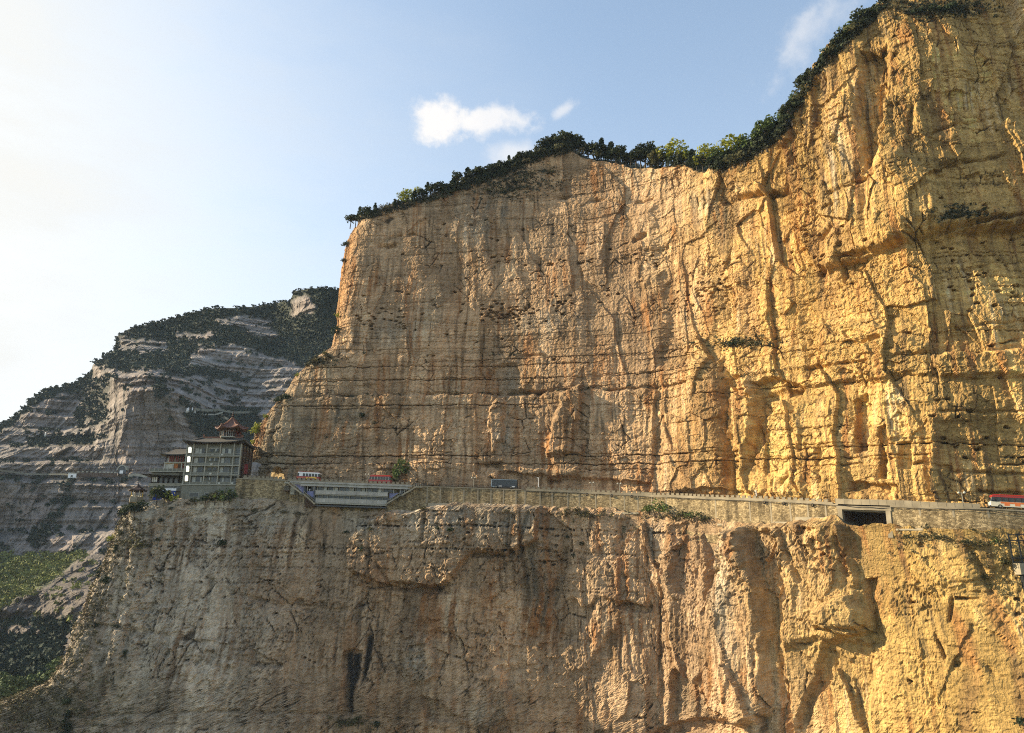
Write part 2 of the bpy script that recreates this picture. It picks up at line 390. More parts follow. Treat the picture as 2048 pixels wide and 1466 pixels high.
# ------------------------------------------------------------------ upper cliff
RIM = [(640,452),(690,440),(705,437),(760,424),(850,400),(920,378),(1000,348),(1050,325),(1100,308),(1160,292),(1200,312),(1260,322),(1300,327),(1350,325),(1400,322),(1440,336),(1500,312),(1560,272),(1600,205),(1640,140),(1700,78),(1760,22),(1800,-25),(1900,-90),(2048,-160),(2300,-220)]
SIL = [(700,430),(688,450),(668,520),(660,600),(652,650),(646,688),(620,705),(590,724),(572,740),(556,765),(540,792),(518,815),(500,850),(491,900),(486,960),(484,1010)]
def build_upper():
    NC, NR, NB, NK = 1010, 560, 14, 70
    rq, rz = zip(*[unproj(px, py, 0, BAT) for px, py in RIM])
    o = np.argsort(rq); rq = np.array(rq)[o]; rz = np.array(rz)[o]
    sq, sz = zip(*[unproj(px, py, 0, BAT) for px, py in SIL])
    o = np.argsort(sz); sz = np.array(sz)[o]; sq = np.array(sq)[o]
    col = np.concatenate([np.linspace(-1, 0, NB, endpoint=False), np.linspace(0, 1, NK, endpoint=False), np.linspace(1, 2, NC-NB-NK)])
    q0 = np.interp(700, *zip(*[(700, 700)]))
    qtop = np.where(col < 1, 700+60*np.clip(col, 0, 1), 760+(col-1)*(2260-760))
    H = np.interp(qtop, rq, rz) + 1.3*fbm(qtop/22, qtop*0+.5, 4)
    zb0 = np.interp(qtop, WQ, WZ) - 3.0
    r = np.linspace(0, 1, NR)[:, None]
    Z = zb0[None]*(1-r) + H[None]*r
    QL = np.interp(Z, sz, sq); CW = 62.0
    C = np.broadcast_to(col[None], Z.shape)
    q = np.where(C < 1, QL + CW*np.clip(C, 0, 1), QL+CW + (C-1)*(2260-QL-CW))
    X, Y, nx, ny, s = plan(q)
    t = np.clip(C, 0, 1); Rr = 15.0
    ca = np.clip(1-t, 0, 1); back = np.where(C < 1, Rr*(1-np.sqrt(np.clip(1-ca*ca, 0, 1))), 0)
    bk = np.clip(-C, 0, 1)
    ang = np.arcsin(ca)*.95                       # turn of the surface at the corner
    lx, ly = -1.0, -.12
    NX = nx*np.cos(ang)+lx*np.sin(ang); NY = ny*np.cos(ang)+ly*np.sin(ang)
    Y = Y + back + bk*130; X = X + bk*26
    s = s - back*.8 - bk*130
    X = X - nx*0; 
    off = -BAT*np.maximum(0, Z-25)
    X1 = X + nx*off; Y1 = Y + ny*off
    px, py = proj(X1, Y1, Z)
    zb = Z - bed(q)
    wf = .35 + .75*sstep(1240, 1420, px)*(1-.75*sstep(1850, 1900, px)*sstep(430, 520, py)) 
    wf = wf*(1-.5*sstep(700, 640, py)*sstep(1250, 1100, px))
    wb = .55 + .25*sstep(1250, 1500, px) - .2*sstep(1850, 1900, px)
    ws = .28 + .82*sstep(650, 800, py + 40*fbm(s/30, Z/30, 2)) + .25*sstep(1850, 1900, px)
    calm = sstep(1420, 1250, px)*sstep(800, 700, py)
    wfine = 1-.45*calm-.5*sstep(1860, 1900, px); wb = wb*(1-.5*calm)
    d, wx, wz, tA, tB, ck = rock_relief(s, Z, zb, px, py, wf, wb, ws, 1, wfine, 1-.5*calm-.35*sstep(1860, 1900, px))
    feats = [
        ([(1566,290),(1602,195),(1640,120),(1760,-20),(2300,-300),(2300,425),(1880,464),(1780,495),(1645,545),(1600,480),(1582,380)], 3.6, 14),
        ([(1730,118),(1776,108),(1778,200),(1760,300),(1742,345),(1722,250)], -3.6, 12),
        ([(1632,168),(1664,160),(1668,240),(1640,258)], -2.4, 12),
        ([(1662,230),(1700,200),(1722,240),(1728,330),(1735,470),(1670,470),(1650,380)], 1.5, 26),
        ([(1760,330),(1800,315),(1862,380),(1868,440),(1790,488),(1745,470)], 3.0, 34),
        ([(1566,262),(1585,250),(1592,285),(1576,298)], 2.2, 10),
        ([(1446,350),(1480,315),(1562,275),(1578,380),(1470,402)], 1.5, 8),
        ([(1318,738),(1440,720),(1446,990),(1326,990)], 3.2, 26),
        ([(1448,740),(1478,760),(1480,980),(1452,985)], -2.2, 14),
        ([(1506,768),(1545,756),(1604,770),(1600,786),(1545,802),(1532,880),(1506,940),(1494,905),(1516,850)], -3.2, 9),
        ([(1472,765),(1500,752),(1516,800),(1500,905),(1490,975),(1478,880)], 2.2, 10),
        ([(1540,800),(1600,790),(1612,990),(1490,990)], 1.6, 18),
        ([(1706,800),(1730,790),(1732,900),(1708,905)], -2.6, 10),
        ([(1756,860),(1775,855),(1772,955),(1756,955)], -2.2, 8),
        ([(1800,890),(1822,880),(1822,935),(1800,935)], -1.8, 8),
        ([(1500,742),(1848,705),(1870,708),(1870,745),(1620,772),(1500,790)], 1.4, 8),
        ([(1866,705),(2100,700),(2300,702),(2300,760),(1880,752)], 2.0, 8),
        ([(1862,470),(2300,430),(2300,702),(1870,705)], -2.0, 16),
        ([(1880,840),(2300,830),(2300,1010),(1890,1010)], -1.5, 30),
        ([(1590,655),(1640,640),(1750,650),(1850,690),(1840,706),(1600,735),(1500,745)], 1.6, 16),
        ([(985,730),(1030,722),(1042,770),(1010,800),(985,790)], -1.4, 10),
        ([(985,798),(1006,790),(1010,880),(992,905),(980,850)], 2.2, 9),
        ([(1128,790),(1160,770),(1168,800),(1140,900),(1160,912),(1095,912),(1105,860)], 2.6, 12),
        ([(1095,905),(1165,890),(1160,950),(1120,955)], 1.6, 12),
        ([(1285,560),(1320,540),(1335,640),(1310,720),(1292,640)], 2.2, 22),
        ([(1440,590),(1500,560),(1530,640),(1500,660),(1430,660)], -1.6, 24),
        ([(1262,420),(1310,400),(1300,560),(1265,560)], 1.4, 26),
        ([(930,395),(985,420),(975,520),(940,520),(900,460)], 1.2, 26),
        ([(640,640),(700,640),(700,705),(640,705)], -1.0, 20),
        ([(520,792),(800,792),(1310,776),(1310,990),(480,990)], 1.1, 5),
        ([(560,800),(572,800),(556,860),(540,960),(528,960),(545,870)], -1.6, 6),
        ([(955,930),(1004,930),(1008,946),(960,952)], -1.6, 6),
        ([(1000,945),(1240,962),(1300,968),(1300,985),(1000,985)], -2.0, 6),
        ([(1360,978),(1470,978),(1500,984),(1500,996),(1360,996)], -2.0, 5),
        ([(1700,965),(1790,970),(1800,982),(1700,982)], -1.8, 5),
        ([(480,935),(900,925),(1300,950),(1300,1000),(480,1000)], .8, 5),
    ]
    cracks = [
        ([(1640,548),(1690,515),(1754,502),(1800,488),(1881,464),(1960,447),(2060,432)], 3.0, 4),
        ([(1684,518),(1688,560)], 2.4, 4),
        ([(1450,405),(1520,392),(1580,386)], 2.2, 4), ([(1578,380),(1592,420)], 2.5, 6),
        ([(1650,480),(1680,455)], 2.4, 5), ([(1670,395),(1730,375),(1790,340)], 1.6, 3.5), ([(1660,425),(1715,408)], 1.6, 3.5),
        ([(1700,185),(1735,165)], 1.6, 3.5), ([(1820,230),(1816,275)], 1.8, 4), ([(1875,342),(1920,332),(2000,320)], 1.6, 3.5),
        ([(1760,150),(1790,120)], 1.3, 3), ([(1835,290),(1900,262),(1980,240)], 1.0, 3),
        ([(560,796),(700,793),(835,789),(1002,785),(1310,776)], 1.5, 3), ([(1020,786),(1080,784)], 2.6, 5),
        ([(490,928),(600,938),(760,942),(880,944)], .9, 2.5), ([(500,912),(700,918),(900,920)], .7, 2.2),
        ([(1320,776),(1420,762),(1500,750)], 1.0, 3), ([(1615,738),(1740,722),(1850,705)], 1.2, 3),
        ([(1330,910),(1470,912),(1640,918),(1850,918)], .7, 2.4),
        ([(760,492),(788,490)], 2.2, 4), ([(776,475),(800,468)], 1.2, 3), ([(820,470),(830,468)], 1.2, 3),
        ([(1120,392),(1170,396),(1240,403)], 1.8, 4), ([(1270,400),(1300,395)], 1.2, 3), ([(1268,478),(1290,470)], 2.0, 4),
        ([(1290,500),(1330,492)], 1.2, 3), ([(1000,705),(1090,712)], 1.2, 3), ([(830,640),(950,650)], .8, 2.5),
        ([(860,710),(920,716)], .9, 2.5), ([(960,930),(1000,933)], 2.4, 5), ([(1100,962),(1160,965)], 2.0, 4),
        ([(1710,690),(1760,678)], 2.0, 5), ([(1860,748),(2060,752)], 1.6, 3.5), ([(1880,820),(2060,822)], .9, 3), ([(1880,655),(2060,640)], .7, 3),
        ([(1870,540),(1990,525)], 1.0, 3.5), ([(1900,600),(2040,590)], .8, 3), ([(1950,980),(2060,985)], 2.2, 4), ([(1890,940),(2060,945)], 1.0, 3),
        ([(1830,925),(1900,935)], 1.6, 4), ([(1565,965),(1600,930)], 1.6, 5), ([(1640,960),(1636,900)], 1.8, 5), ([(1600,900),(1604,860)], 1.4, 4),
    ]
    pits = [(1020,622,55,14,.75),(1000,632,30,10,.9),(1122,612,22,18,.55),(770,640,50,14,.42),(990,520,55,9,.2),(1140,525,50,7,.18),(1060,565,50,7,.15),(1290,520,40,20,.12),
            (1640,500,70,35,.35),(1420,575,60,35,.25),(930,560,200,60,.02),(850,570,160,50,.02),(1200,580,80,40,.05),(1000,690,120,40,.03),(1920,435,40,20,.3),(1960,560,80,90,.12),(1950,860,80,60,.1),(1080,500,200,60,.02)]
    apply_features(px, py, d, feats, cracks, pits, s, Z)
    d *= np.where(C < 0, .5, 1.0)
    X2 = X1 + NX*d; Y2 = Y1 + NY*d; Z2 = Z + .35*fbm(s/2.5+60, Z/2.5, 2)*sstep(0, .03, r)
    # rock colours; sunlit gold at right and shaded grey at left painted in
    c = np.empty(Z.shape+(3,)); c[:] = (.50, .355, .225)
    st = fbm((s+wx)/7, Z/60+2, 4); st2 = fbm((s+wx)/2.2+9, Z/24, 3); bl = fbm(s/28+4, Z/26+8, 4); bl2 = fbm(s/9+4, Z/9+8, 3)
    bd = pnoise(s/60, zb/2.0) + .6*pnoise(s/30, zb/.8)
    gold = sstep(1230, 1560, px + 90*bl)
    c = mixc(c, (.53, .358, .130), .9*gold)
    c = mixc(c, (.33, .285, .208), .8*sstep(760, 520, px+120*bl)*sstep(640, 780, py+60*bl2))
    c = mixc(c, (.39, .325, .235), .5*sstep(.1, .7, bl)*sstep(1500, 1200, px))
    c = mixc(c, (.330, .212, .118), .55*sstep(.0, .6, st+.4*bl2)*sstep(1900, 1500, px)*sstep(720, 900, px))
    c = mixc(c, (.40, .20, .065), .75*np.clip(gauss(px, py, 672, 560, 30, 110)+.6*gauss(px, py, 690, 470, 40, 40), 0, 1)*(1+.5*st2))
    c = mixc(c, (.35, .185, .06), .6*np.clip(gauss(px, py, 1560, 440, 60, 80)+gauss(px, py, 1640, 500, 50, 35)+gauss(px, py, 1400, 880, 50, 90)+gauss(px, py, 1060, 745, 30, 30)+.7*gauss(px, py, 1690, 600, 120, 40)+.8*gauss(px, py, 1745, 190, 22, 40), 0, 1)*sstep(-.5, .3, st2))
    c = mixc(c, (.155, .148, .125), .8*np.clip(gauss(px, py, 990, 420, 60, 45)+gauss(px, py, 1420, 415, 60, 45)+.7*gauss(px, py, 1070, 345, 40, 14), 0, 1)*sstep(-.4, .35, st2))
    c = mixc(c, (.135, .125, .098), .65*np.clip(gauss(px, py, 690, 850, 110, 70)*1.1, 0, 1)*sstep(-.3, .4, bl2+st2*.5))
    c = mixc(c, (.43, .40, .335), .8*np.clip(gauss(px, py, 1020, 760, 22, 40)+gauss(px, py, 1105, 640, 60, 24)*.8+gauss(px, py, 1690, 350, 30, 90)+.7*gauss(px, py, 790, 660, 60, 30)+gauss(px, py, 1010, 880, 22, 30)+gauss(px, py, 625, 690, 30, 40)+.8*gauss(px, py, 940, 460, 40, 50)+.9*gauss(px, py, 1655, 150, 14, 50), 0, 1)*sstep(-.5, .4, st2))  # pale patches, some painting sunlit facets and ribs
    c = mixc(c, (.105, .093, .073), .55*sstep(.42, .85, st2+.25*st)*sstep(430, 480, py)*sstep(1900, 1500, px))
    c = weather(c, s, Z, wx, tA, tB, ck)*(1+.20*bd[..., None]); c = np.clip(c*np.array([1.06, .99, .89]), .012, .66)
    # cap behind the rim
    caps = [1.5, 4, 8, 14, 22, 34, 60]; ups = [.9, 2.4, 4.8, 8.0, 11.0, 13.0, 14.0]
    V = np.stack([X2, Y2, Z2], -1)
    xr, yr, zr = X2[-1], Y2[-1], Z2[-1]
    for a, u in zip(caps, ups):
        lum = fbm(s[-1]/6, s[-1]*0+a, 3)
        cx, cy_ = xr - NX[-1]*a, yr - NY[-1]*a
        V = np.concatenate([V, np.stack([cx, cy_, zr + u*(1+.25*lum)], -1)[None]])
        cc = np.empty((1,)+c.shape[1:]); cc[:] = (.10, .092, .05); c = np.concatenate([c, cc])
    # the road tunnel through the spur at the left end: an opening in the near side and the road's unseen exit behind, cut wide to let sun in
    def hole(V):
        ax, ay = proj(V[..., 0], V[..., 1], V[..., 2])
        hx = (ax-555)/13.0; hy = (ay-962)/30.0
        h = (np.abs(hx) < 1) & (hy > -np.sqrt(np.clip(1-hx*hx, 0, 1))*.95)
        cc_ = np.zeros(V.shape[:2], bool); cc_[:] = (col < .55)[None]
        zz = np.zeros(V.shape[:2], bool); zz[:NR] = Z < (zb0[None]+14)
        return h | (cc_ & zz & (np.arange(V.shape[0])[:, None] < NR))
    h = hole(V); fm = ~(h[:-1, :-1] | h[1:, 1:] | h[:-1, 1:] | h[1:, :-1])
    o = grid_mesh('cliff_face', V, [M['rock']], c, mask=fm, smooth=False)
    tag(o, kind='structure')
    return V
M = {}
M['rock'] = rock_mat('rock', .62, 1.0, .5)
VU = build_upper()

# ------------------------------------------------------------------ lower cliff
LOFF = 12.0
SILL = [(296,996),(280,1006),(232,1036),(204,1090),(172,1160),(148,1215),(118,1290),(100,1335),(60,1372),(-60,1420),(-200,1466),(-300,1560)]
def build_lower():
    NC, NR, NB, NK = 1040, 350, 8, 50
    tq = np.concatenate([WBQ]); tz = WBZ + 1.2
    # left of the road the rock shelf under the hotel
    sq, sz = zip(*[unproj_l(px, py) for px, py in SILL])
    o = np.argsort(sz); sz = np.array(sz)[o]; sq = np.array(sq)[o]
    col = np.concatenate([np.linspace(-1, 0, NB, endpoint=False), np.linspace(0, 1, NK, endpoint=False), np.linspace(1, 2, NC-NB-NK)])
    qtop = np.where(col < 1, 270+50*np.clip(col, 0, 1), 320+(col-1)*(2300-320))
    H = np.interp(qtop, tq, tz) + .7*fbm(qtop/14, qtop*0+3.5, 4)
    r = np.concatenate([np.linspace(0, .25, 40, endpoint=False), np.linspace(.25, 1, NR-40)])[:, None]
    Z = -175*(1-r) + H[None]*r
    QL = np.interp(Z, sz, sq); CW = 55.0
    C = np.broadcast_to(col[None], Z.shape)
    q = np.where(C < 1, QL + CW*np.clip(C, 0, 1), QL+CW + (C-1)*(2300-QL-CW))
    X, Y, nx, ny, s = planx(q, LOFF)
    t = np.clip(C, 0, 1); Rr = 12.0
    ca = np.clip(1-t, 0, 1); back = np.where(C < 1, Rr*(1-np.sqrt(np.clip(1-ca*ca, 0, 1))), 0)
    bk = np.clip(-C, 0, 1); ang = np.arcsin(ca)*.95
    NX = nx*np.cos(ang)-np.sin(ang); NY = ny*np.cos(ang)-.1*np.sin(ang)
    Y = Y + back + bk*120; X = X + bk*40; s = s - back*.8 - bk*120
    dz = H[None]-Z
    off = .16*dz*sstep(900, 500, q) + .05*dz + 32*sstep(1760, 2060, q)*sstep(6, 60, dz)      # batter; the spur at the right comes forward
    off = off - 2.0*sstep(1050, 1150, q)*sstep(5, 60, dz)*sstep(1500, 1400, q)
    X1 = X + nx*off; Y1 = Y + ny*off
    px, py = proj(X1, Y1, Z); zb = Z - bed(q)
    wf = (.3 + .85*sstep(1050, 1350, px))*(1-.6*sstep(1730, 1800, px)); wb = 1.4 - .85*sstep(1000, 1200, px)*sstep(1150, 1250, py); ws = .8 + .45*sstep(1120, 1040, py) - .25*sstep(1200, 1500, px)
    ws = ws*(1-.45*sstep(1090, 1160, py)); wfine = .6+.4*sstep(1050, 1300, px)
    d, wx, wz, tA, tB, ck = rock_relief(s, Z, zb, px, py, wf, wb, ws, 2, wfine, 1.5-.6*sstep(900, 1200, px), .22*sstep(1200, 800, px))
    feats = [
        ([(690,1085),(720,1050),(820,1010),(1080,1015),(1075,1080),(1010,1110),(945,1105),(900,1165),(820,1180),(760,1165),(700,1140)], 3.6, 8),
        ([(1075,1040),(1110,1010),(1140,1020),(1125,1080),(1110,1180),(1100,1250),(1065,1250),(1060,1160)], 1.6, 16),
        ([(1240,1040),(1252,1040),(1256,1190),(1240,1200)], -1.6, 6), ([(1130,1020),(1290,1030),(1300,1190),(1290,1215),(1240,1205),(1205,1190),(1170,1215),(1140,1190)], 1.8, 12),
        ([(1205,1190),(1240,1185),(1250,1230),(1180,1330),(1150,1340),(1120,1310),(1165,1260)], 1.3, 12),
        ([(1284,1050),(1400,1035),(1425,1150),(1412,1350),(1388,1372),(1352,1330),(1336,1200)], 3.0, 12),
        ([(1345,1050),(1400,1040),(1410,1120),(1392,1200),(1360,1185),(1352,1120)], -1.4, 8),
        ([(1335,1350),(1352,1332),(1392,1385),(1420,1430),(1400,1470),(1335,1470)], -3.0, 10),
        ([(1458,1062),(1500,1055),(1530,1190),(1535,1430),(1490,1450),(1440,1420),(1414,1380),(1420,1230)], 4.6, 20),
        ([(1504,1060),(1556,1062),(1575,1200),(1560,1300),(1535,1250),(1520,1150)], -2.0, 12),
        ([(1556,1062),(1600,1040),(1690,1045),(1720,1130),(1735,1250),(1650,1290),(1580,1470),(1570,1300),(1580,1180)], 2.5, 13),
        ([(1640,1220),(1700,1195),(1735,1230),(1740,1265),(1690,1265),(1640,1250)], 2.6, 9),
        ([(1560,1300),(1640,1275),(1740,1290),(1735,1380),(1720,1480),(1560,1480)], -1.6, 18),
        ([(1690,1062),(1765,1058),(1746,1110),(1742,1200),(1765,1290),(1735,1290),(1712,1180)], -2.0, 12),
        ([(1800,1085),(1990,1080),(2060,1100),(1960,1160),(1850,1180)], .9, 20),
        ([(1240,1200),(1300,1212),(1300,1222),(1240,1222)], -1.6, 6),
        ([(760,1165),(900,1172),(900,1186),(760,1182)], -2.0, 6),
        ([(940,1100),(1010,1104),(1010,1116),(945,1116)], -1.8, 5),
        ([(840,1395),(885,1400),(920,1440),(860,1440)], -2.2, 8),
        ([(880,1405),(1000,1330),(1030,1420),(990,1460),(920,1445)], 1.6, 16),
        ([(800,1290),(860,1270),(880,1350),(820,1370)], 1.4, 14),
        ([(684,1302),(722,1302),(716,1360),(700,1430),(690,1430)], -1.6, 6), ([(732,1270),(746,1268),(742,1320),(722,1375),(728,1310)], -1.2, 5),
        ([(500,1300),(560,1330),(560,1340),(500,1330)], -1.6, 5),
        ([(520,1200),(700,1215),(700,1225),(520,1215)], -.9, 5),
        ([(280,1020),(330,1015),(300,1100),(270,1230),(240,1330),(215,1330),(250,1200)], 1.4, 14),
        ([(430,1030),(470,1020),(420,1120),(395,1160)], -1.2, 8),
        ([(1500,1470),(1480,1440),(1360,1440),(1320,1455),(1300,1480)], -2.5, 8),
    ]
    cracks = [
        ([(470,1190),(545,1205),(600,1200)], 1.6, 4), ([(425,1160),(412,1225)], 1.6, 4), ([(265,1230),(250,1310)], 1.8, 4), ([(205,1330),(225,1290)], 1.2, 3),
        ([(500,1330),(560,1332)], 1.8, 4), ([(740,1100),(780,1165),(880,1178)], 1.6, 4), ([(1110,1160),(1108,1240)], 1.4, 5), ([(1240,1205),(1292,1212)], 2.0, 4),
        ([(1060,1030),(1040,1110)], 1.8, 4), ([(855,1030),(850,1080)], 1.3, 3.5), ([(1870,1270),(1890,1315)], 1.5, 3), ([(1830,1180),(1880,1200)], 1.0, 3),
        ([(1645,1255),(1715,1258)], 2.4, 5), ([(1400,1030),(1395,1120)], 1.5, 5), ([(1590,1110),(1610,1160)], 1.6, 5), ([(1525,1250),(1520,1330)], 1.0, 5),
        ([(1435,1170),(1460,1140)], 2.0, 4), ([(480,1075),(440,1125)], 1.2, 4), ([(565,1050),(560,1090)], 1.0, 4), ([(140,1430),(420,1425),(700,1430)], 1.2, 4),
        ([(200,1250),(330,1270),(420,1290)], 1.0, 5), ([(1960,1310),(1990,1350)], 2.0, 6), ([(1940,1100),(1985,1180)], 1.6, 6), ([(1900,1240),(1905,1200)], 1.4, 4),
    ]
    pits = [(1130,1110,40,60,.12),(890,1060,150,50,.06),(400,1150,200,80,.03),(1600,1080,60,50,.12),(1950,1200,120,120,.06),(300,1250,120,100,.03)]
    apply_features(px, py, d, feats, cracks, pits, s, Z)
    d *= np.where(C < 0, .5, 1.0)
    d = np.where(dz < 12, np.maximum(d, -.25-.12*dz), d)*sstep(0, 2.0, dz+.4)
    X2 = X1 + NX*d; Y2 = Y1 + NY*d
    c = np.empty(Z.shape+(3,)); c[:] = (.465, .335, .215)
    st = fbm((s+wx)/6, Z/60+22, 4); st2 = fbm((s+wx)/1.8+19, Z/26, 3); bl = fbm(s/26+14, Z/24+8, 4); bl2 = fbm(s/8+14, Z/8+8, 3)
    c = mixc(c, (.54, .368, .128), .92*sstep(1380, 1800, px + 90*bl))  # gold at the right partly paints the sunlight
    c = mixc(c, (.425, .375, .30), .9*sstep(800, 380, px+120*bl))  # grey at the left partly paints the shade
    c = mixc(c, (.41, .375, .31), .8*np.clip(sstep(1130, 1040, py+30*bl2)*sstep(1150, 1050, px), 0, 1)*sstep(-.6, .2, bl2))
    c = mixc(c, (.35, .21, .11), .6*np.clip(gauss(px, py, 970, 1270, 50, 70)+gauss(px, py, 640, 1060, 40, 40)+gauss(px, py, 740, 1130, 40, 50)+.7*gauss(px, py, 560, 1190, 60, 40)+.6*gauss(px, py, 1230, 1270, 50, 60)+.6*gauss(px, py, 690, 1380, 20, 60)+.8*gauss(px, py, 1500, 1230, 18, 60)+.6*gauss(px, py, 1375, 1290, 30, 60), 0, 1)*sstep(-.5, .3, st2+.3))
    c = mixc(c, (.36, .255, .16), .5*sstep(.0, .6, st)*sstep(700, 900, px)*sstep(1150, 1250, py)*sstep(1500, 1300, px))
    c = mixc(c, (.085, .088, .072), .85*np.clip(gauss(px, py, 1060, 1160, 16, 60)+.6*gauss(px, py, 1085, 1200, 20, 60)+.7*gauss(px, py, 1375, 1395, 32, 40)+.5*gauss(px, py, 830, 1220, 26, 40)+.5*gauss(px, py, 1275, 1240, 10, 30)+.45*gauss(px, py, 820, 1420, 60, 40), 0, 1)*sstep(-.5, .3, st2+.2))
    sk = fbm(s/.8+5, Z/16, 3)
    dk = poly_sd(px+6*sk, py+10*bl2, [(684,1308),(700,1300),(722,1306),(718,1350),(706,1385),(700,1432),(692,1432),(688,1372)]); dk2 = poly_sd(px+4*sk, py+6*bl2, [(733,1272),(745,1268),(743,1310),(734,1340),(724,1378),(721,1370),(728,1310)])
    dkm = np.maximum(sstep(-3, 5, dk), sstep(-3, 4, dk2))*sstep(-.55, .15, sk+.35)
    c = mixc(c, (.46, .43, .35), .75*np.clip(gauss(px, py, 1465, 1180, 20, 120)+gauss(px, py, 830, 1330, 30, 40)+.8*gauss(px, py, 950, 1425, 40, 25)+.7*gauss(px, py, 740, 1050, 30, 22)+.9*gauss(px, py, 1310, 1080, 14, 40)+.7*gauss(px, py, 380, 1020, 60, 12)+.5*gauss(px, py, 390, 1210, 40, 12), 0, 1)*sstep(-.5, .4, st2+.2))  # pale patches, some painting the lit rib and pillar edge
    c = mixc(c, (.15, .145, .075), .6*np.clip(gauss(px, py, 1900, 1085, 120, 22)+.8*gauss(px, py, 2000, 1150, 50, 50)+.7*gauss(px, py, 160, 1400, 160, 60)+.7*gauss(px, py, 240, 1090, 50, 60)+.6*gauss(px, py, 1200, 1030, 60, 14), 0, 1)*sstep(-.3, .4, bl2))
    c = mixc(c, (.105, .092, .07), .5*sstep(.42, .85, st2+.25*st))
    c = weather(c, s, Z, wx, tA, tB, ck, .35+.65*sstep(500, 1000, px))*(1+.10*pnoise(s/60, zb/1.6)[..., None])
    c = mixc(c, (.014, .014, .016), .97*np.maximum(dkm, 0)); c = np.clip(c*np.array([1.05, .99, .91]), .010, .66)
    V = np.stack([X2, Y2, Z2 if False else Z + .3*fbm(s/2.5+60, Z/2.5, 2)*sstep(0, 1.5, dz)], -1)
    xr, yr, zr = V[-1, :, 0], V[-1, :, 1], V[-1, :, 2]
    for a, u in zip([.8, 2.5, 6, 14, 40], [.0, -.1, -.2, -.3, -.3]):
        V = np.concatenate([V, np.stack([xr-NX[-1]*a, yr-NY[-1]*a, zr+u+.25*fbm(xr/5, yr*0+a, 2)], -1)[None]]); cc = np.empty((1,)+c.shape[1:]); cc[:] = (.17, .15, .10); c = np.concatenate([c, cc])
    o = grid_mesh('lower_cliff', V, [M['rock']], c, smooth=False); tag(o, kind='structure')
    return V
def planx(q, off):
    """plan continued in a straight line to the left of its table"""
    ex = np.minimum(q-300, 0)
    X, Y, nx, ny, s = plan(np.maximum(q, 300), off)
    return X + ex*.178, Y + ex*0.02, nx, ny, s + ex*.178
def unproj_l(px, py):
    qs = np.arange(-900, 2400.0)
    x, y, z = ray(px, py); o = LOFF
    for _ in range(5):
        X, Y, _a, _b, _c = planx(qs, o); k = np.argmin(np.abs(X*y-Y*x)); Z = Y[k]*z/y
        o = LOFF + .2*max(0, 28-Z)
    return qs[k], Z
VL = build_lower()
# ------------------------------------------------------------------ far mountain and valley side
SKYL = [(-420,1010),(-300,960),(-100,890),(0,852),(30,835),(60,803),(100,778),(140,770),(178,752),(186,728),(205,716),(228,700),(234,672),(260,656),(330,642),(380,626),(430,616),(480,616),(540,608),(580,602),(588,583),(620,576),(660,577),(720,585),(800,600),(1000,640)]
CTRL = [(-300,960,690),(-100,890,700),(0,852,730),(60,803,750),(120,772,770),(180,750,800),(230,690,870),(260,656,930),(330,642,980),(420,616,1020),(480,616,1060),(560,606,1110),(620,576,1010),(660,577,1010),(620,640,985),(590,610,1000),(560,640,1060),(800,600,1100),(1000,640,1100),
 (100,868,725),(20,880,700),(100,888,690),(180,850,725),(200,800,745),(60,945,640),(150,945,632),(0,945,620),(-200,960,600),(-200,1100,560),
 (222,752,656),(300,742,658),(380,770,662),(218,850,648),(300,850,644),(215,948,640),(300,950,636),(380,900,645),
 (560,740,850),(430,692,860),(500,690,880),(430,740,835),(520,765,835),(450,800,745),(450,826,705),(520,830,715),(480,870,690),(500,950,650),(600,900,650),(700,800,800),(600,720,900),
 (250,720,790),(330,700,860),(400,660,940),(500,650,1000),(250,690,850),
 (0,1100,604),(150,1095,592),(280,1000,618),(150,1000,616),(60,1000,618),(280,1090,596),
 (0,1125,570),(170,1118,560),(0,1212,470),(130,1222,450),(0,1272,455),(120,1270,438),(0,1345,395),(90,1340,375),(0,1372,330),(110,1330,335),(0,1466,285),(150,1466,300),(300,1200,470),(300,1466,320),(-300,1466,290),(-300,1300,430),(600,1200,520),(600,1466,380),(-300,1200,470),(1000,1200,560),(1000,900,700)]
def tps_fit(pts):
    P = np.array(pts, float); xy = P[:, :2]/300.0; n = len(P)
    d = np.hypot(xy[:, None, 0]-xy[None, :, 0], xy[:, None, 1]-xy[None, :, 1]); K = d*d*np.log(d+1e-9) + np.eye(n)*.01
    A = np.zeros((n+3, n+3)); A[:n, :n] = K; A[:n, n] = 1; A[:n, n+1:] = xy; A[n, :n] = 1; A[n+1:, :n] = xy.T
    w = np.linalg.solve(A, np.concatenate([np.log(P[:, 2]), [0, 0, 0]]))
    def f(px, py):
        x, y = px/300.0, py/300.0; out = w[n] + w[n+1]*x + w[n+2]*y
        for i in range(n):
            r = np.hypot(x-xy[i, 0], y-xy[i, 1]); out = out + w[i]*r*r*np.log(r+1e-9)
        return np.exp(out)
    return f
DEPTH = tps_fit(CTRL)
YF = [(-400,1000),(-100,905),(0,866),(60,815),(110,790),(150,786),(186,775),(205,735),(240,742),(300,738),(365,738),(398,694),(480,690),(560,716),(625,735),(800,760)]
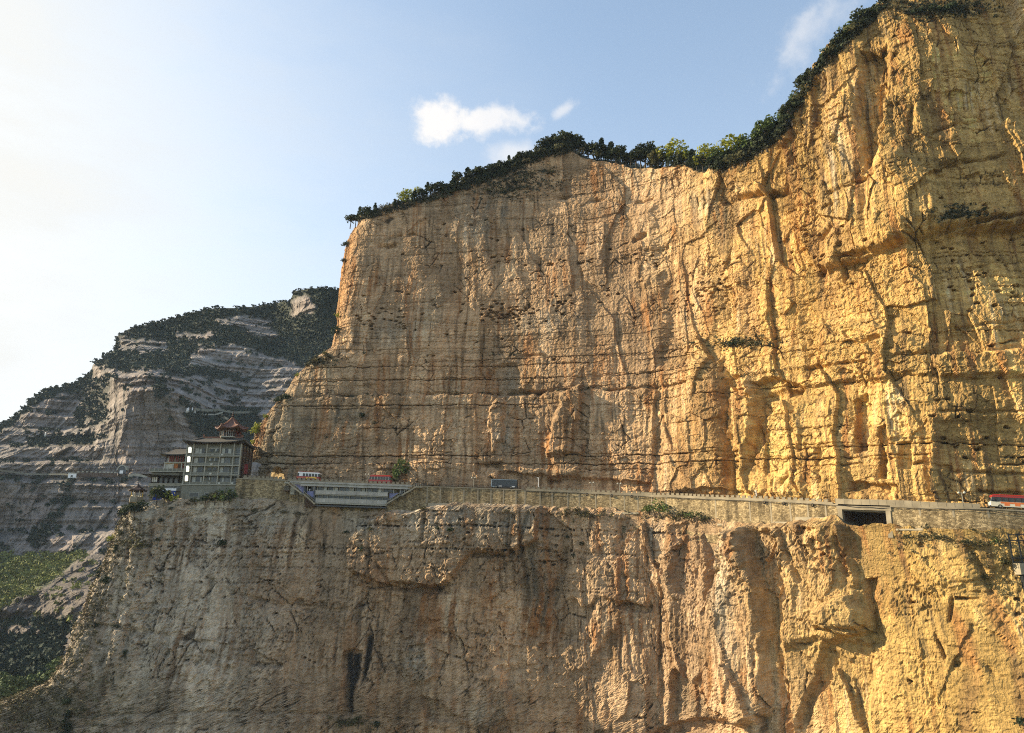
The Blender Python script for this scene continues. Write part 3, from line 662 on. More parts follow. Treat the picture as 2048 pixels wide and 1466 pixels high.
def forest_field(px, py, n1, n2):
    """how wooded the far slope is, 0..1"""
    X, Y = px + 10*n1, py + 9*n2
    f = sstep(5, -5, Y - lerp_tab(YF, X))
    rockp = [[(240,676),(330,682),(335,702),(250,708),(234,700)], [(430,638),(480,632),(545,640),(540,655),(440,652)], [(478,652),(540,655),(560,680),(500,672)], [(583,600),(612,590),(632,610),(628,632),(585,632)], [(186,728),(232,738),(226,770),(184,775)], [(350,668),(430,664),(428,676),(360,680)]]
    for p in rockp: f = f*(1-sstep(-4, 4, poly_sd(X, Y, p))*.95)
    wood = [[(330,738),(420,735),(500,758),(492,766),(400,752),(330,752)], [(300,755),(335,750),(330,850),(350,840),(320,800)], [(370,825),(520,815),(520,915),(430,915),(400,880)],
            [(50,878),(110,868),(190,872),(190,888),(60,894)], [(186,760),(222,750),(212,850),(195,850),(170,830)], [(150,820),(180,760),(190,800),(160,870)], [(55,1085),(120,1010),(140,960),(150,1000),(110,1050),(80,1100)],
            [(-300,1120),(0,1112),(150,1105),(172,1112),(100,1165),(0,1215),(-300,1240)], [(-300,1290),(0,1274),(100,1268),(130,1240),(112,1330),(60,1345),(-300,1360)], [(-300,1380),(0,1345),(60,1310),(112,1290),(112,1360),(0,1420),(-300,1500)]]
    wt = [.9, .6, .95, .9, .7, .55, .45, .75, 1.0, 1.0]
    for p, w in zip(wood, wt): f = np.maximum(f, w*sstep(-5, 5, poly_sd(X, Y, p)))
    f = np.maximum(f, .5*sstep(-8, 8, poly_sd(X, Y, [(300,760),(480,765),(500,820),(340,840)]))*sstep(-.1, .4, n2))
    f = np.maximum(f, .22*sstep(-8, 8, poly_sd(X, Y, [(-60,1215),(80,1180),(165,1100),(320,1080),(320,1330),(110,1300),(0,1280),(-60,1280)]))*sstep(-.35, .25, n1))  # sparse cover added to darken a slope the sun strikes
    f = np.maximum(f, .32*sstep(-8, 8, poly_sd(X, Y, [(0,950),(150,950),(120,1110),(0,1110)]))*sstep(0, .5, n1))
    return f
def build_mountain():
    NC, NR = 500, 520
    px1 = np.linspace(-420, 900, NC)
    sk = lerp_tab(SKYL, px1) + 2.0*fbm(px1/11, px1*0+.3, 3)
    r = np.linspace(0, 1, NR)[:, None]
    PXg = np.broadcast_to(px1[None], (NR, NC)); PYg = sk[None]*(1-r) + 1640*r
    D = DEPTH(PXg, PYg)
    x, y, z = ray(PXg, PYg)
    u, v = PXg/20, PYg/20
    n1 = fbm(u, v, 4); n2 = fbm(u+40, v+11, 4)
    f = forest_field(PXg, PYg, n1, n2)
    X0 = x/y*D; Z0 = z/y*D
    g1, g2, hid, gx, gy = cells(X0/26+3, Z0/60+1, .9); g1, g2, hi2, hx, hy = cells(X0/9+13, Z0/17+1, .9)
    fl = fbm(X0/20+.02*Z0, Z0/120, 3)*4 + fbm(X0/4, Z0/28, 3)*1.5 + (_h3[hid]-.5)*6+gx*(_h1[hid]-.62)*6 + (_h3[hi2]-.5)*3.0+hx*(_h1[hi2]-.6)*3.5 + 1.2*fbm(X0/3, Z0/4, 3)
    bedm = pnoise(X0/140, Z0/5.0)*3.4 + pnoise(X0/40, Z0/2.2)*1.4
    but = (ridged(X0/75+2, Z0/300, 2)-.5)*12
    D2 = D - (fl + but)*(1-.7*f) - bedm*(1-f) - f*fbm(X0/22, Z0/14, 3)*5
    # stacked cliff bands: slopes broken into steep faces and narrow ledges
    mm = np.clip(np.gradient(D, axis=0)/(np.gradient(Z0, axis=0)-1e-6), 0, 1.6); kk = np.ones(9)/9
    mm = np.apply_along_axis(lambda v: np.convolve(v, kk, 'same'), 0, mm)
    Hs = 21.0; zz = (Z0 + 5*fbm(X0/70, Z0/90, 3) + 2*fbm(X0/14, Z0/30, 3))/Hs; fr = zz-np.floor(zz)
    open_ = sstep(1290, 1240, PYg)*(1-.8*f)
    D2 = D2 + open_*mm*Hs*(sstep(.70, 1.0, fr)-fr)*.95
    V = np.stack([x/y*D2, D2, z/y*D2], -1)
    f = np.maximum(f, .55*open_*sstep(.72, .82, fr)*sstep(-.1, .35, n2)*sstep(.15, .5, mm))
    bl = fbm(X0/60, Z0/50, 3); st = fbm(X0/9, Z0/60, 3)
    c = np.empty((NR, NC, 3)); c[:] = (.24, .208, .185)
    c = mixc(c, (.275, .22, .19), sstep(-.2, .5, bl)*.7)
    c = mixc(c, (.12, .112, .1), .6*sstep(.15, .6, st))
    c = c*(1+.22*pnoise(X0/90+8, Z0/3.0)[..., None])*(1+.15*fbm(X0/3, Z0/3, 3)[..., None])
    c = c*(.8+.35*_h2[hid]*.6+.25*_h1[hi2])[..., None]
    c = mixc(c, (.065, .055, .045), .6*sstep(.15, .6, fbm(X0/2.5+7, Z0/40, 3)))
    c = mixc(c, (.028, .036, .024), .95*f)
    gs = sstep(-6, 6, poly_sd(PXg+6*n1, PYg+6*n2, [(-300,1120),(0,1112),(172,1106),(100,1165),(0,1215),(-300,1240)]))
    c = mixc(c, (.11, .13, .045), .8*gs)
    c = mixc(c, (.105, .088, .075), .7*sstep(1095, 1130, PYg)*(1-gs))  # valley rock darkened to offset the sun falling on it
    og = sstep(-6, 6, poly_sd(PXg+6*n1, PYg+6*n2, [(30,1368),(85,1345),(90,1352),(40,1382)]))
    c = mixc(c, (.30, .19, .08), .7*og)
    # back of the mountain behind the skyline
    b = []
    cb = []
    for k, (dd, dz) in enumerate([(40, 4), (110, -10), (260, -120), (420, -420)]):
        b.append(np.stack([V[0, :, 0]*(1+dd/900), V[0, :, 1]+dd, np.maximum(V[0, :, 2]+dz, -168)], -1)[None]); cb.append(np.full((1, NC, 3), .05))
    V2 = np.concatenate(b[::-1]+[V]); c2 = np.concatenate(cb[::-1]+[c])
    o = grid_mesh('mountain', V2[::-1], [M['rock_far']], np.clip(c2[::-1], .01, .6), smooth=False); tag(o, kind='structure')
    return V, f, PXg, PYg
M['rock_far'] = rock_mat('rock_far', 1.4, .22, .35)
VM, FM, MPX, MPY = build_mountain()
# ground sheet: the valley floor out to the horizon
def build_ground():
    xs = np.linspace(-4000, 4000, 60); ys = np.linspace(-2500, 5500, 60)
    X, Y = np.meshgrid(xs, ys); Z = -172 + 6*fbm(X/500, Y/500, 3)
    V = np.stack([X, Y, Z], -1); c = np.empty(V.shape); c[:] = (.07, .075, .04)
    o = grid_mesh('ground', V, [M['rock_far']], c); tag(o, kind='structure')
build_ground()

ZTOP = float(VU[..., 2].max()) + 12
def build_haze():
    me = bpy.data.meshes.new('haze'); x0, x1, y0, y1, z0, z1 = -4050, 4050, -2550, 5550, -190, ZTOP
    me.from_pydata([(x0,y0,z0),(x1,y0,z0),(x1,y1,z0),(x0,y1,z0),(x0,y0,z1),(x1,y0,z1),(x1,y1,z1),(x0,y1,z1)], [], [(0,3,2,1),(4,5,6,7),(0,1,5,4),(1,2,6,5),(2,3,7,6),(3,0,4,7)])
    m = bpy.data.materials.new('haze'); m.use_nodes = True; n = m.node_tree.nodes; n.clear()
    out = n.new('ShaderNodeOutputMaterial'); v = n.new('ShaderNodeVolumePrincipled')
    v.inputs['Color'].default_value = (.62, .80, 1.0, 1); v.inputs['Density'].default_value = HAZE; v.inputs['Anisotropy'].default_value = .0
    m.node_tree.links.new(v.outputs[0], out.inputs['Volume']); me.materials.append(m)
    o = bpy.data.objects.new('haze', me); COL.objects.link(o); tag(o, kind='stuff')
HAZE = 0.00005
build_haze()
# ------------------------------------------------------------------ building helpers
def empty(name, loc=(0, 0, 0), rz=0.0, label=None, cat=None, group=None):
    o = bpy.data.objects.new(name, None); COL.objects.link(o); o.location = loc; o.rotation_euler = (0, 0, rz); o.empty_display_size = .5
    return tag(o, label, cat, group)
class MB:
    """collects simple solids and links them as one mesh object"""
    def __init__(s): s.v = []; s.f = []
    def add(s, vs, fs):
        b = len(s.v); s.v += [tuple(v) for v in vs]; s.f += [tuple(b+i for i in f) for f in fs]; return s
    def box(s, x0, x1, y0, y1, z0, z1):
        return s.add([(x0,y0,z0),(x1,y0,z0),(x1,y1,z0),(x0,y1,z0),(x0,y0,z1),(x1,y0,z1),(x1,y1,z1),(x0,y1,z1)],
                     [(0,3,2,1),(4,5,6,7),(0,1,5,4),(1,2,6,5),(2,3,7,6),(3,0,4,7)])
    def bar(s, p, q, w, h=None):
        p, q = Vector(p), Vector(q); d = (q-p).normalized(); h = h or w
        a = d.cross(Vector((0, 0, 1)));  a = a.normalized() if a.length > 1e-4 else Vector((1, 0, 0))
        b = a.cross(d).normalized(); vs = []
        for e in (p, q):
            for i, j in ((-1,-1),(1,-1),(1,1),(-1,1)): vs.append(e + a*(i*w/2) + b*(j*h/2))
        return s.add(vs, [(0,1,2,3),(7,6,5,4),(0,4,5,1),(1,5,6,2),(2,6,7,3),(3,7,4,0)])
    def tube(s, pts, rads, n=6, cap=True):
        pts = [Vector(p) for p in pts]
        if isinstance(rads, (int, float)): rads = [rads]*len(pts)
        vs = []
        for i, p in enumerate(pts):
            d = (pts[min(i+1, len(pts)-1)] - pts[max(i-1, 0)]).normalized()
            a = d.cross(Vector((0, 0, 1))); a = a.normalized() if a.length > 1e-3 else Vector((1, 0, 0)); b = d.cross(a)
            for k in range(n):
                t = 2*math.pi*k/n; vs.append(p + (a*math.cos(t)+b*math.sin(t))*rads[i])
        fs = [(i*n+k, i*n+(k+1) % n, (i+1)*n+(k+1) % n, (i+1)*n+k) for i in range(len(pts)-1) for k in range(n)]
        if cap: fs += [tuple(range(n))[::-1], tuple((len(pts)-1)*n+k for k in range(n))]
        return s.add(vs, fs)
    def lathe(s, prof, n=10, c=(0, 0), close=True):
        vs = [(c[0]+r*math.cos(2*math.pi*k/n), c[1]+r*math.sin(2*math.pi*k/n), z) for r, z in prof for k in range(n)]
        fs = [(i*n+k, i*n+(k+1) % n, (i+1)*n+(k+1) % n, (i+1)*n+k) for i in range(len(prof)-1) for k in range(n)]
        if close: fs += [tuple(range(n))[::-1], tuple((len(prof)-1)*n+k for k in range(n))]
        return s.add(vs, fs)
    def prism(s, poly, y0, y1, plane='xz'):
        n = len(poly)
        vs = [(a, y0, b) for a, b in poly]+[(a, y1, b) for a, b in poly]
        return s.add(vs, [tuple(range(n)), tuple(range(2*n-1, n-1, -1))]+[(i, i+n, (i+1) % n+n, (i+1) % n) for i in range(n)])
    def build(s, name, mat, parent=None, loc=(0, 0, 0), rz=0.0, smooth=False):
        me = bpy.data.meshes.new(name); me.from_pydata(s.v, [], s.f); me.update()
        bm = bmesh.new(); bm.from_mesh(me); bmesh.ops.recalc_face_normals(bm, faces=bm.faces); bm.to_mesh(me); bm.free()
        if smooth: me.polygons.foreach_set('use_smooth', [True]*len(me.polygons))
        me.materials.append(mat); o = bpy.data.objects.new(name, me); COL.objects.link(o)
        o.location = loc; o.rotation_euler = (0, 0, rz)
        if parent: o.parent = parent
        return o
def copy_tree(o, parent=None):
    c = o.copy(); COL.objects.link(c)
    if parent: c.parent = parent
    for ch in list(o.children): copy_tree(ch, c)
    return c
# points of the built rock, for standing things on it
def flat_pts(V): 
    P = V.reshape(-1, 3); a, b = proj(P[:, 0], P[:, 1], P[:, 2]); return P, a, b
PU, PUx, PUy = flat_pts(VU); PL, PLx, PLy = flat_pts(VL); PM, PMx, PMy = flat_pts(VM)
def surf(px, py, which='U'):
    P, a, b = {'U': (PU, PUx, PUy), 'L': (PL, PLx, PLy), 'M': (PM, PMx, PMy)}[which]
    d = (a-px)**2+(b-py)**2; near = np.where(d < max(9.0, d.min()*1.5))[0]
    k = near[np.argmin(P[near, 1])]
    return Vector(P[k].tolist())

# ------------------------------------------------------------------ foliage
def leaf_mat(name, col, col2, scale=.9):
    m, n, l, b = new_mat(name, .75, .2)
    tc = n.new('ShaderNodeTexCoord'); oi = n.new('ShaderNodeObjectInfo')
    nz = n.new('ShaderNodeTexNoise'); nz.inputs['Scale'].default_value = scale; nz.inputs['Detail'].default_value = 4
    l.new(tc.outputs['Object'], nz.inputs['Vector'])
    ad = n.new('ShaderNodeMath'); ad.operation = 'MULTIPLY_ADD'; l.new(oi.outputs['Random'], ad.inputs[0]); ad.inputs[1].default_value = .35; l.new(nz.outputs[0], ad.inputs[2])
    rp = n.new('ShaderNodeValToRGB'); rp.color_ramp.elements[0].position = .35; rp.color_ramp.elements[1].position = .95
    rp.color_ramp.elements[0].color = (*col, 1); rp.color_ramp.elements[1].color = (*col2, 1)
    l.new(ad.outputs[0], rp.inputs[0]); l.new(rp.outputs[0], b.inputs['Base Color'])
    tr = n.new('ShaderNodeBsdfTranslucent'); l.new(rp.outputs[0], tr.inputs['Color'])
    ms = n.new('ShaderNodeMixShader'); ms.inputs[0].default_value = .25
    out = n['Material Output']; l.new(b.outputs[0], ms.inputs[1]); l.new(tr.outputs[0], ms.inputs[2]); l.new(ms.outputs[0], out.inputs['Surface'])
    return m
M['juniper'] = leaf_mat('juniper_leaf', (.014, .024, .012), (.034, .052, .022))
M['pine'] = leaf_mat('pine_leaf', (.014, .022, .011), (.045, .058, .022))
M['broad'] = leaf_mat('broad_leaf', (.040, .065, .018), (.100, .140, .038))
M['spring'] = leaf_mat('spring_leaf', (.15, .17, .018), (.30, .31, .035))
M['dry'] = leaf_mat('dry_leaf', (.07, .062, .034), (.16, .135, .07))
M['olive'] = leaf_mat('olive_leaf', (.045, .048, .02), (.10, .092, .036))
M['bark'] = simple('bark', (.07, .055, .04), .95, .4, 3, .05)
def leaf_cloud(pts, size, outn, r, flat=.5):
    """one small bent leaf clump per point"""
    n = len(pts); V = np.zeros((n, 4, 3))
    nrm = r.normal(size=(n, 3)) + outn*1.1; nrm /= np.linalg.norm(nrm, axis=1)[:, None]
    t = np.cross(nrm, r.normal(size=(n, 3))); t /= np.linalg.norm(t, axis=1)[:, None]; b = np.cross(nrm, t)
    sz = size*(.6+.8*r.random((n, 1)))
    V[:, 0] = pts - t*sz; V[:, 1] = pts - b*sz*.6 + nrm*sz*.25; V[:, 2] = pts + t*sz*.9; V[:, 3] = pts + b*sz*.6 - nrm*sz*.2
    return V.reshape(-1, 3), np.arange(n*4).reshape(-1, 4)
def crown_points(kind, h, w, n, r):
    """leaf points in a crown of height h and width w standing on z=0; grouped in sprays so the outline is uneven"""
    if kind == 'cone':
        ns = 26; zz = r.random(ns)**.8; rad = (1-zz)**.75*(.75+.4*r.random(ns)); th = r.random(ns)*6.283
        C = np.stack([np.cos(th)*rad*w*.36, np.sin(th)*rad*w*.36, h*(.07+.86*zz)], 1); rs = (.10+.12*(1-zz))*w*1.1; sx = np.stack([rs, rs, rs*1.5], 1)
    elif kind == 'round':
        ns = 22; u = r.normal(size=(ns, 3)); u /= np.linalg.norm(u, axis=1)[:, None]; u[:, 2] = np.abs(u[:, 2])*1.0-.18
        rr = (.55+.45*r.random(ns))[:, None]
        C = u*rr*np.array([w*.42, w*.42, h*.44]) + np.array([0, 0, h*.46]); rs = (.12+.08*r.random(ns))*w; sx = np.stack([rs, rs, rs*.9], 1)
    elif kind == 'airy':
        ns = 18; u = r.normal(size=(ns, 3)); u /= np.linalg.norm(u, axis=1)[:, None]
        rr = (.5+.55*r.random(ns))[:, None]
        C = u*rr*np.array([w*.42, w*.42, h*.34]) + np.array([0, 0, h*.62]); rs = (.10+.08*r.random(ns))*w; sx = np.stack([rs, rs, rs], 1)
    else:                                                     # low bush
        ns = 14; u = r.normal(size=(ns, 3)); u /= np.linalg.norm(u, axis=1)[:, None]; u[:, 2] = np.abs(u[:, 2])
        C = u*(.4+.6*r.random(ns))[:, None]*np.array([w*.40, w*.40, h*.6]) + np.array([0, 0, h*.18]); rs = (.12+.1*r.random(ns))*w; sx = np.stack([rs, rs, rs*.8], 1)
    k = r.integers(0, len(C), n); g = r.normal(size=(n, 3)); g /= np.maximum(1, np.linalg.norm(g, axis=1))[:, None]
    P = C[k] + g*sx[k]; P[:, 2] = np.maximum(P[:, 2], .02*h)
    out = P - np.array([0, 0, h*.4]); out /= np.linalg.norm(out, axis=1)[:, None]+1e-6
    return P, out, C
KIND = {'juniper': ('cone', .50, 'juniper'), 'pine': ('round', .80, 'pine'), 'broad': ('airy', .78, 'broad'), 'spring': ('airy', .95, 'spring'), 'dry': ('bush', 1.5, 'dry'), 'olive': ('bush', 1.5, 'olive'), 'dark': ('bush', 1.25, 'juniper'), 'springbush': ('bush', 1.3, 'spring'), 'green': ('bush', 1.5, 'broad')}
def crown_mesh(kind, v, n=230):
    shape, wr, mat = KIND[kind]; r = np.random.default_rng(hash_kind(kind)*31+v)
    w = wr*(.85+.3*r.random())
    P, out, C = crown_points(shape, 1.0, w, n, r)
    V, Fc = leaf_cloud(P, .062 if shape != 'bush' else .085, out, r)
    me = bpy.data.meshes.new('crown'); me.from_pydata(V.tolist(), [], Fc.tolist()); me.materials.append(M[mat]); me.update()
    mb = MB()
    mb.tube([(0, 0, -.25), (.01, 0, .1), (.015*r.normal(), .01, .5), (.03*r.normal(), .02, .85)], [.032, .028, .017, .005], 5)
    for c in C[r.permutation(len(C))[:6]]:
        z0 = max(.05, c[2]*.55); mb.tube([(.01, 0, z0), (c[0]*.5, c[1]*.5, (z0+c[2])/2+.02), tuple(c)], [.012, .009, .003], 4)
    tm = bpy.data.meshes.new('trunk'); tm.from_pydata(mb.v, [], mb.f); tm.materials.append(M['bark']); tm.update()
    return me, tm
def hash_kind(k): return sum(ord(c)*(i+3) for i, c in enumerate(k))
NAMES = {'juniper': ('juniper_tree', 'tree'), 'pine': ('pine_tree', 'tree'), 'broad': ('broadleaf_tree', 'tree'), 'spring': ('spring_tree', 'tree'), 'dry': ('dry_shrub', 'shrub'), 'olive': ('shrub', 'shrub'), 'dark': ('dark_shrub', 'shrub'), 'springbush': ('spring_shrub', 'shrub'), 'green': ('green_shrub', 'shrub')}
LIB = {k: [crown_mesh(k, v, 320 if k in ('pine', 'broad', 'juniper', 'spring') else 190) for v in range(5)] for k in KIND}
_tc = [0]
def plant(p, h, kind, label, group=None, wide=1.0):
    _tc[0] += 1; i = _tc[0]; nm, cat = NAMES[kind]
    cm, tm = LIB[kind][i % 5]
    t = empty(nm, p, (i*2.399) % 6.28, label, cat, group)
    t.rotation_euler = (.06*math.sin(i*1.7), .06*math.cos(i*2.3), (i*2.399) % 6.28)
    t.scale = (h*wide, h*wide, h)
    for n_, me in (('crown', cm), ('trunk', tm)):
        o = bpy.data.objects.new(n_, me); COL.objects.link(o); o.parent = t
    return t
ORD = 'first second third fourth fifth sixth seventh eighth ninth tenth eleventh twelfth thirteenth fourteenth fifteenth sixteenth seventeenth eighteenth nineteenth twentieth twenty-first'.split()
PHR = {'juniper': 'dark pointed juniper', 'pine': 'dark rounded pine', 'broad': 'airy mid green broadleaf tree', 'spring': 'pale yellow-green spring tree', 'dry': 'dry greyish shrub', 'olive': 'olive brown shrub', 'dark': 'dark green shrub', 'springbush': 'bright yellow-green bush', 'green': 'fresh green bush'}
# trees along the rim: base pixel, height in pixels, kind
RIMTREES = [
 ('on the cliff corner', 'trees on the cliff corner', [(701,448,24,'pine'),(711,442,24,'pine'),(719,438,25,'juniper'),(729,434,26,'pine'),(738,430,14,'dark'),(749,428,20,'juniper'),(766,422,13,'dry'),(776,420,12,'dry')]),
 ('round the yellow trees', 'trees round the yellow bushes', [(786,418,20,'juniper'),(794,416,15,'pine'),(804,410,25,'spring'),(816,406,27,'spring'),(827,405,26,'juniper'),(838,396,20,'spring'),(843,402,24,'pine'),(853,393,28,'juniper'),(865,393,28,'pine'),(877,391,30,'pine'),(890,389,24,'pine'),(897,384,20,'pine')]),
 ('on the sloping rim', 'trees on the sloping rim', [(906,376,24,'juniper'),(917,370,31,'pine'),(926,372,18,'olive'),(935,367,34,'juniper'),(945,364,26,'pine'),(953,368,18,'pine'),(961,361,32,'pine'),(970,362,22,'dark'),(979,354,31,'pine'),(990,351,25,'juniper'),(1001,348,26,'pine'),(1010,352,18,'dark'),(1017,338,27,'juniper'),(1026,340,18,'olive'),(1034,331,26,'pine'),(1043,329,25,'pine'),(1052,330,14,'dry'),(1061,326,28,'pine'),(1071,316,26,'juniper')]),
 ('on the summit knoll', 'trees on the summit knoll', [(1080,312,22,'olive'),(1088,306,30,'pine'),(1098,305,36,'pine'),(1108,304,40,'pine'),(1118,306,24,'olive'),(1128,300,42,'pine'),(1139,298,34,'pine'),(1150,294,40,'pine'),(1160,294,36,'pine'),(1168,300,22,'dry'),(1177,298,30,'pine'),(1188,304,34,'pine'),(1196,312,22,'olive'),(1202,310,42,'juniper')]),
 ('in the dip of the rim', 'trees in the dip of the rim', [(1212,316,34,'pine'),(1222,318,42,'juniper'),(1231,324,30,'pine'),(1240,324,40,'pine'),(1252,326,28,'pine'),(1262,326,34,'pine'),(1272,328,40,'pine'),(1282,330,40,'pine'),(1291,332,54,'pine'),(1303,330,42,'pine'),(1317,326,36,'olive'),(1326,330,26,'pine'),(1337,322,38,'spring'),(1348,330,24,'dark'),(1354,320,44,'spring'),(1364,328,26,'pine'),(1371,320,34,'spring'),(1382,326,34,'juniper'),(1394,330,28,'pine'),(1405,336,36,'pine'),(1419,322,42,'spring'),(1424,338,30,'pine'),(1434,334,36,'broad'),(1444,342,34,'pine'),(1457,334,28,'olive'),(1466,326,52,'spring'),(1478,326,28,'olive'),(1486,320,48,'broad'),(1499,312,24,'olive')]),
 ('on the steep rim shoulder', 'trees on the steep shoulder', [(1512,304,34,'broad'),(1521,296,52,'broad'),(1531,290,64,'broad'),(1543,284,60,'broad'),(1551,276,36,'olive'),(1559,266,54,'broad'),(1571,256,40,'pine'),(1581,244,60,'pine'),(1590,230,40,'olive'),(1598,216,42,'broad'),(1606,200,38,'olive'),(1612,186,58,'pine'),(1619,168,44,'pine'),(1628,152,26,'olive'),(1638,138,28,'pine'),(1649,124,36,'broad'),(1657,114,30,'olive'),(1666,106,40,'pine'),(1676,96,36,'pine'),(1684,90,48,'pine'),(1695,80,50,'broad'),(1704,72,38,'olive'),(1712,62,36,'pine'),(1720,54,50,'pine'),(1732,46,44,'pine'),(1742,38,34,'dark'),(1750,30,30,'pine')]),
 ('on the top ledge', 'shrubs on the top right ledge', [(1822,30,14,'dark'),(1834,28,16,'dark'),(1848,26,16,'olive'),(1862,26,18,'dark'),(1876,24,20,'dark'),(1890,24,20,'dark'),(1904,22,20,'dark'),(1918,22,16,'olive'),(1934,18,16,'dry'),(1952,14,16,'olive')]),
]
def rimline(px): return lerp_tab(RIM, px)
rx, ry = proj(VU[-8, :, 0], VU[-8, :, 1], VU[-8, :, 2])
def build_rim_trees():
    for where, group, lst in RIMTREES:
        cnt = {}
        for px, py, hp, kind in lst:
            k = int(np.argmin(np.abs(rx-px) + .2*np.abs(ry-py)))
            Yr = VU[-8, k, 1]
            if py > ry[k] + 1:                                   # below the edge: rooted on the face
                p = surf(px, py, 'U'); p.y -= .2
            else:
                p = at(px, max(py, ry[k]-4), Yr + 1.2)
            h = hp*p.y/F*(1.28 if 'shoulder' not in where else 1.02)
            cnt[kind] = cnt.get(kind, 0)+1
            wide = 1.2 if kind in ('pine',) else 1.1
            plant(p, h, kind, f"{ORD[cnt[kind]-1]} {PHR[kind]} from the left {where}", group, wide)
build_rim_trees()
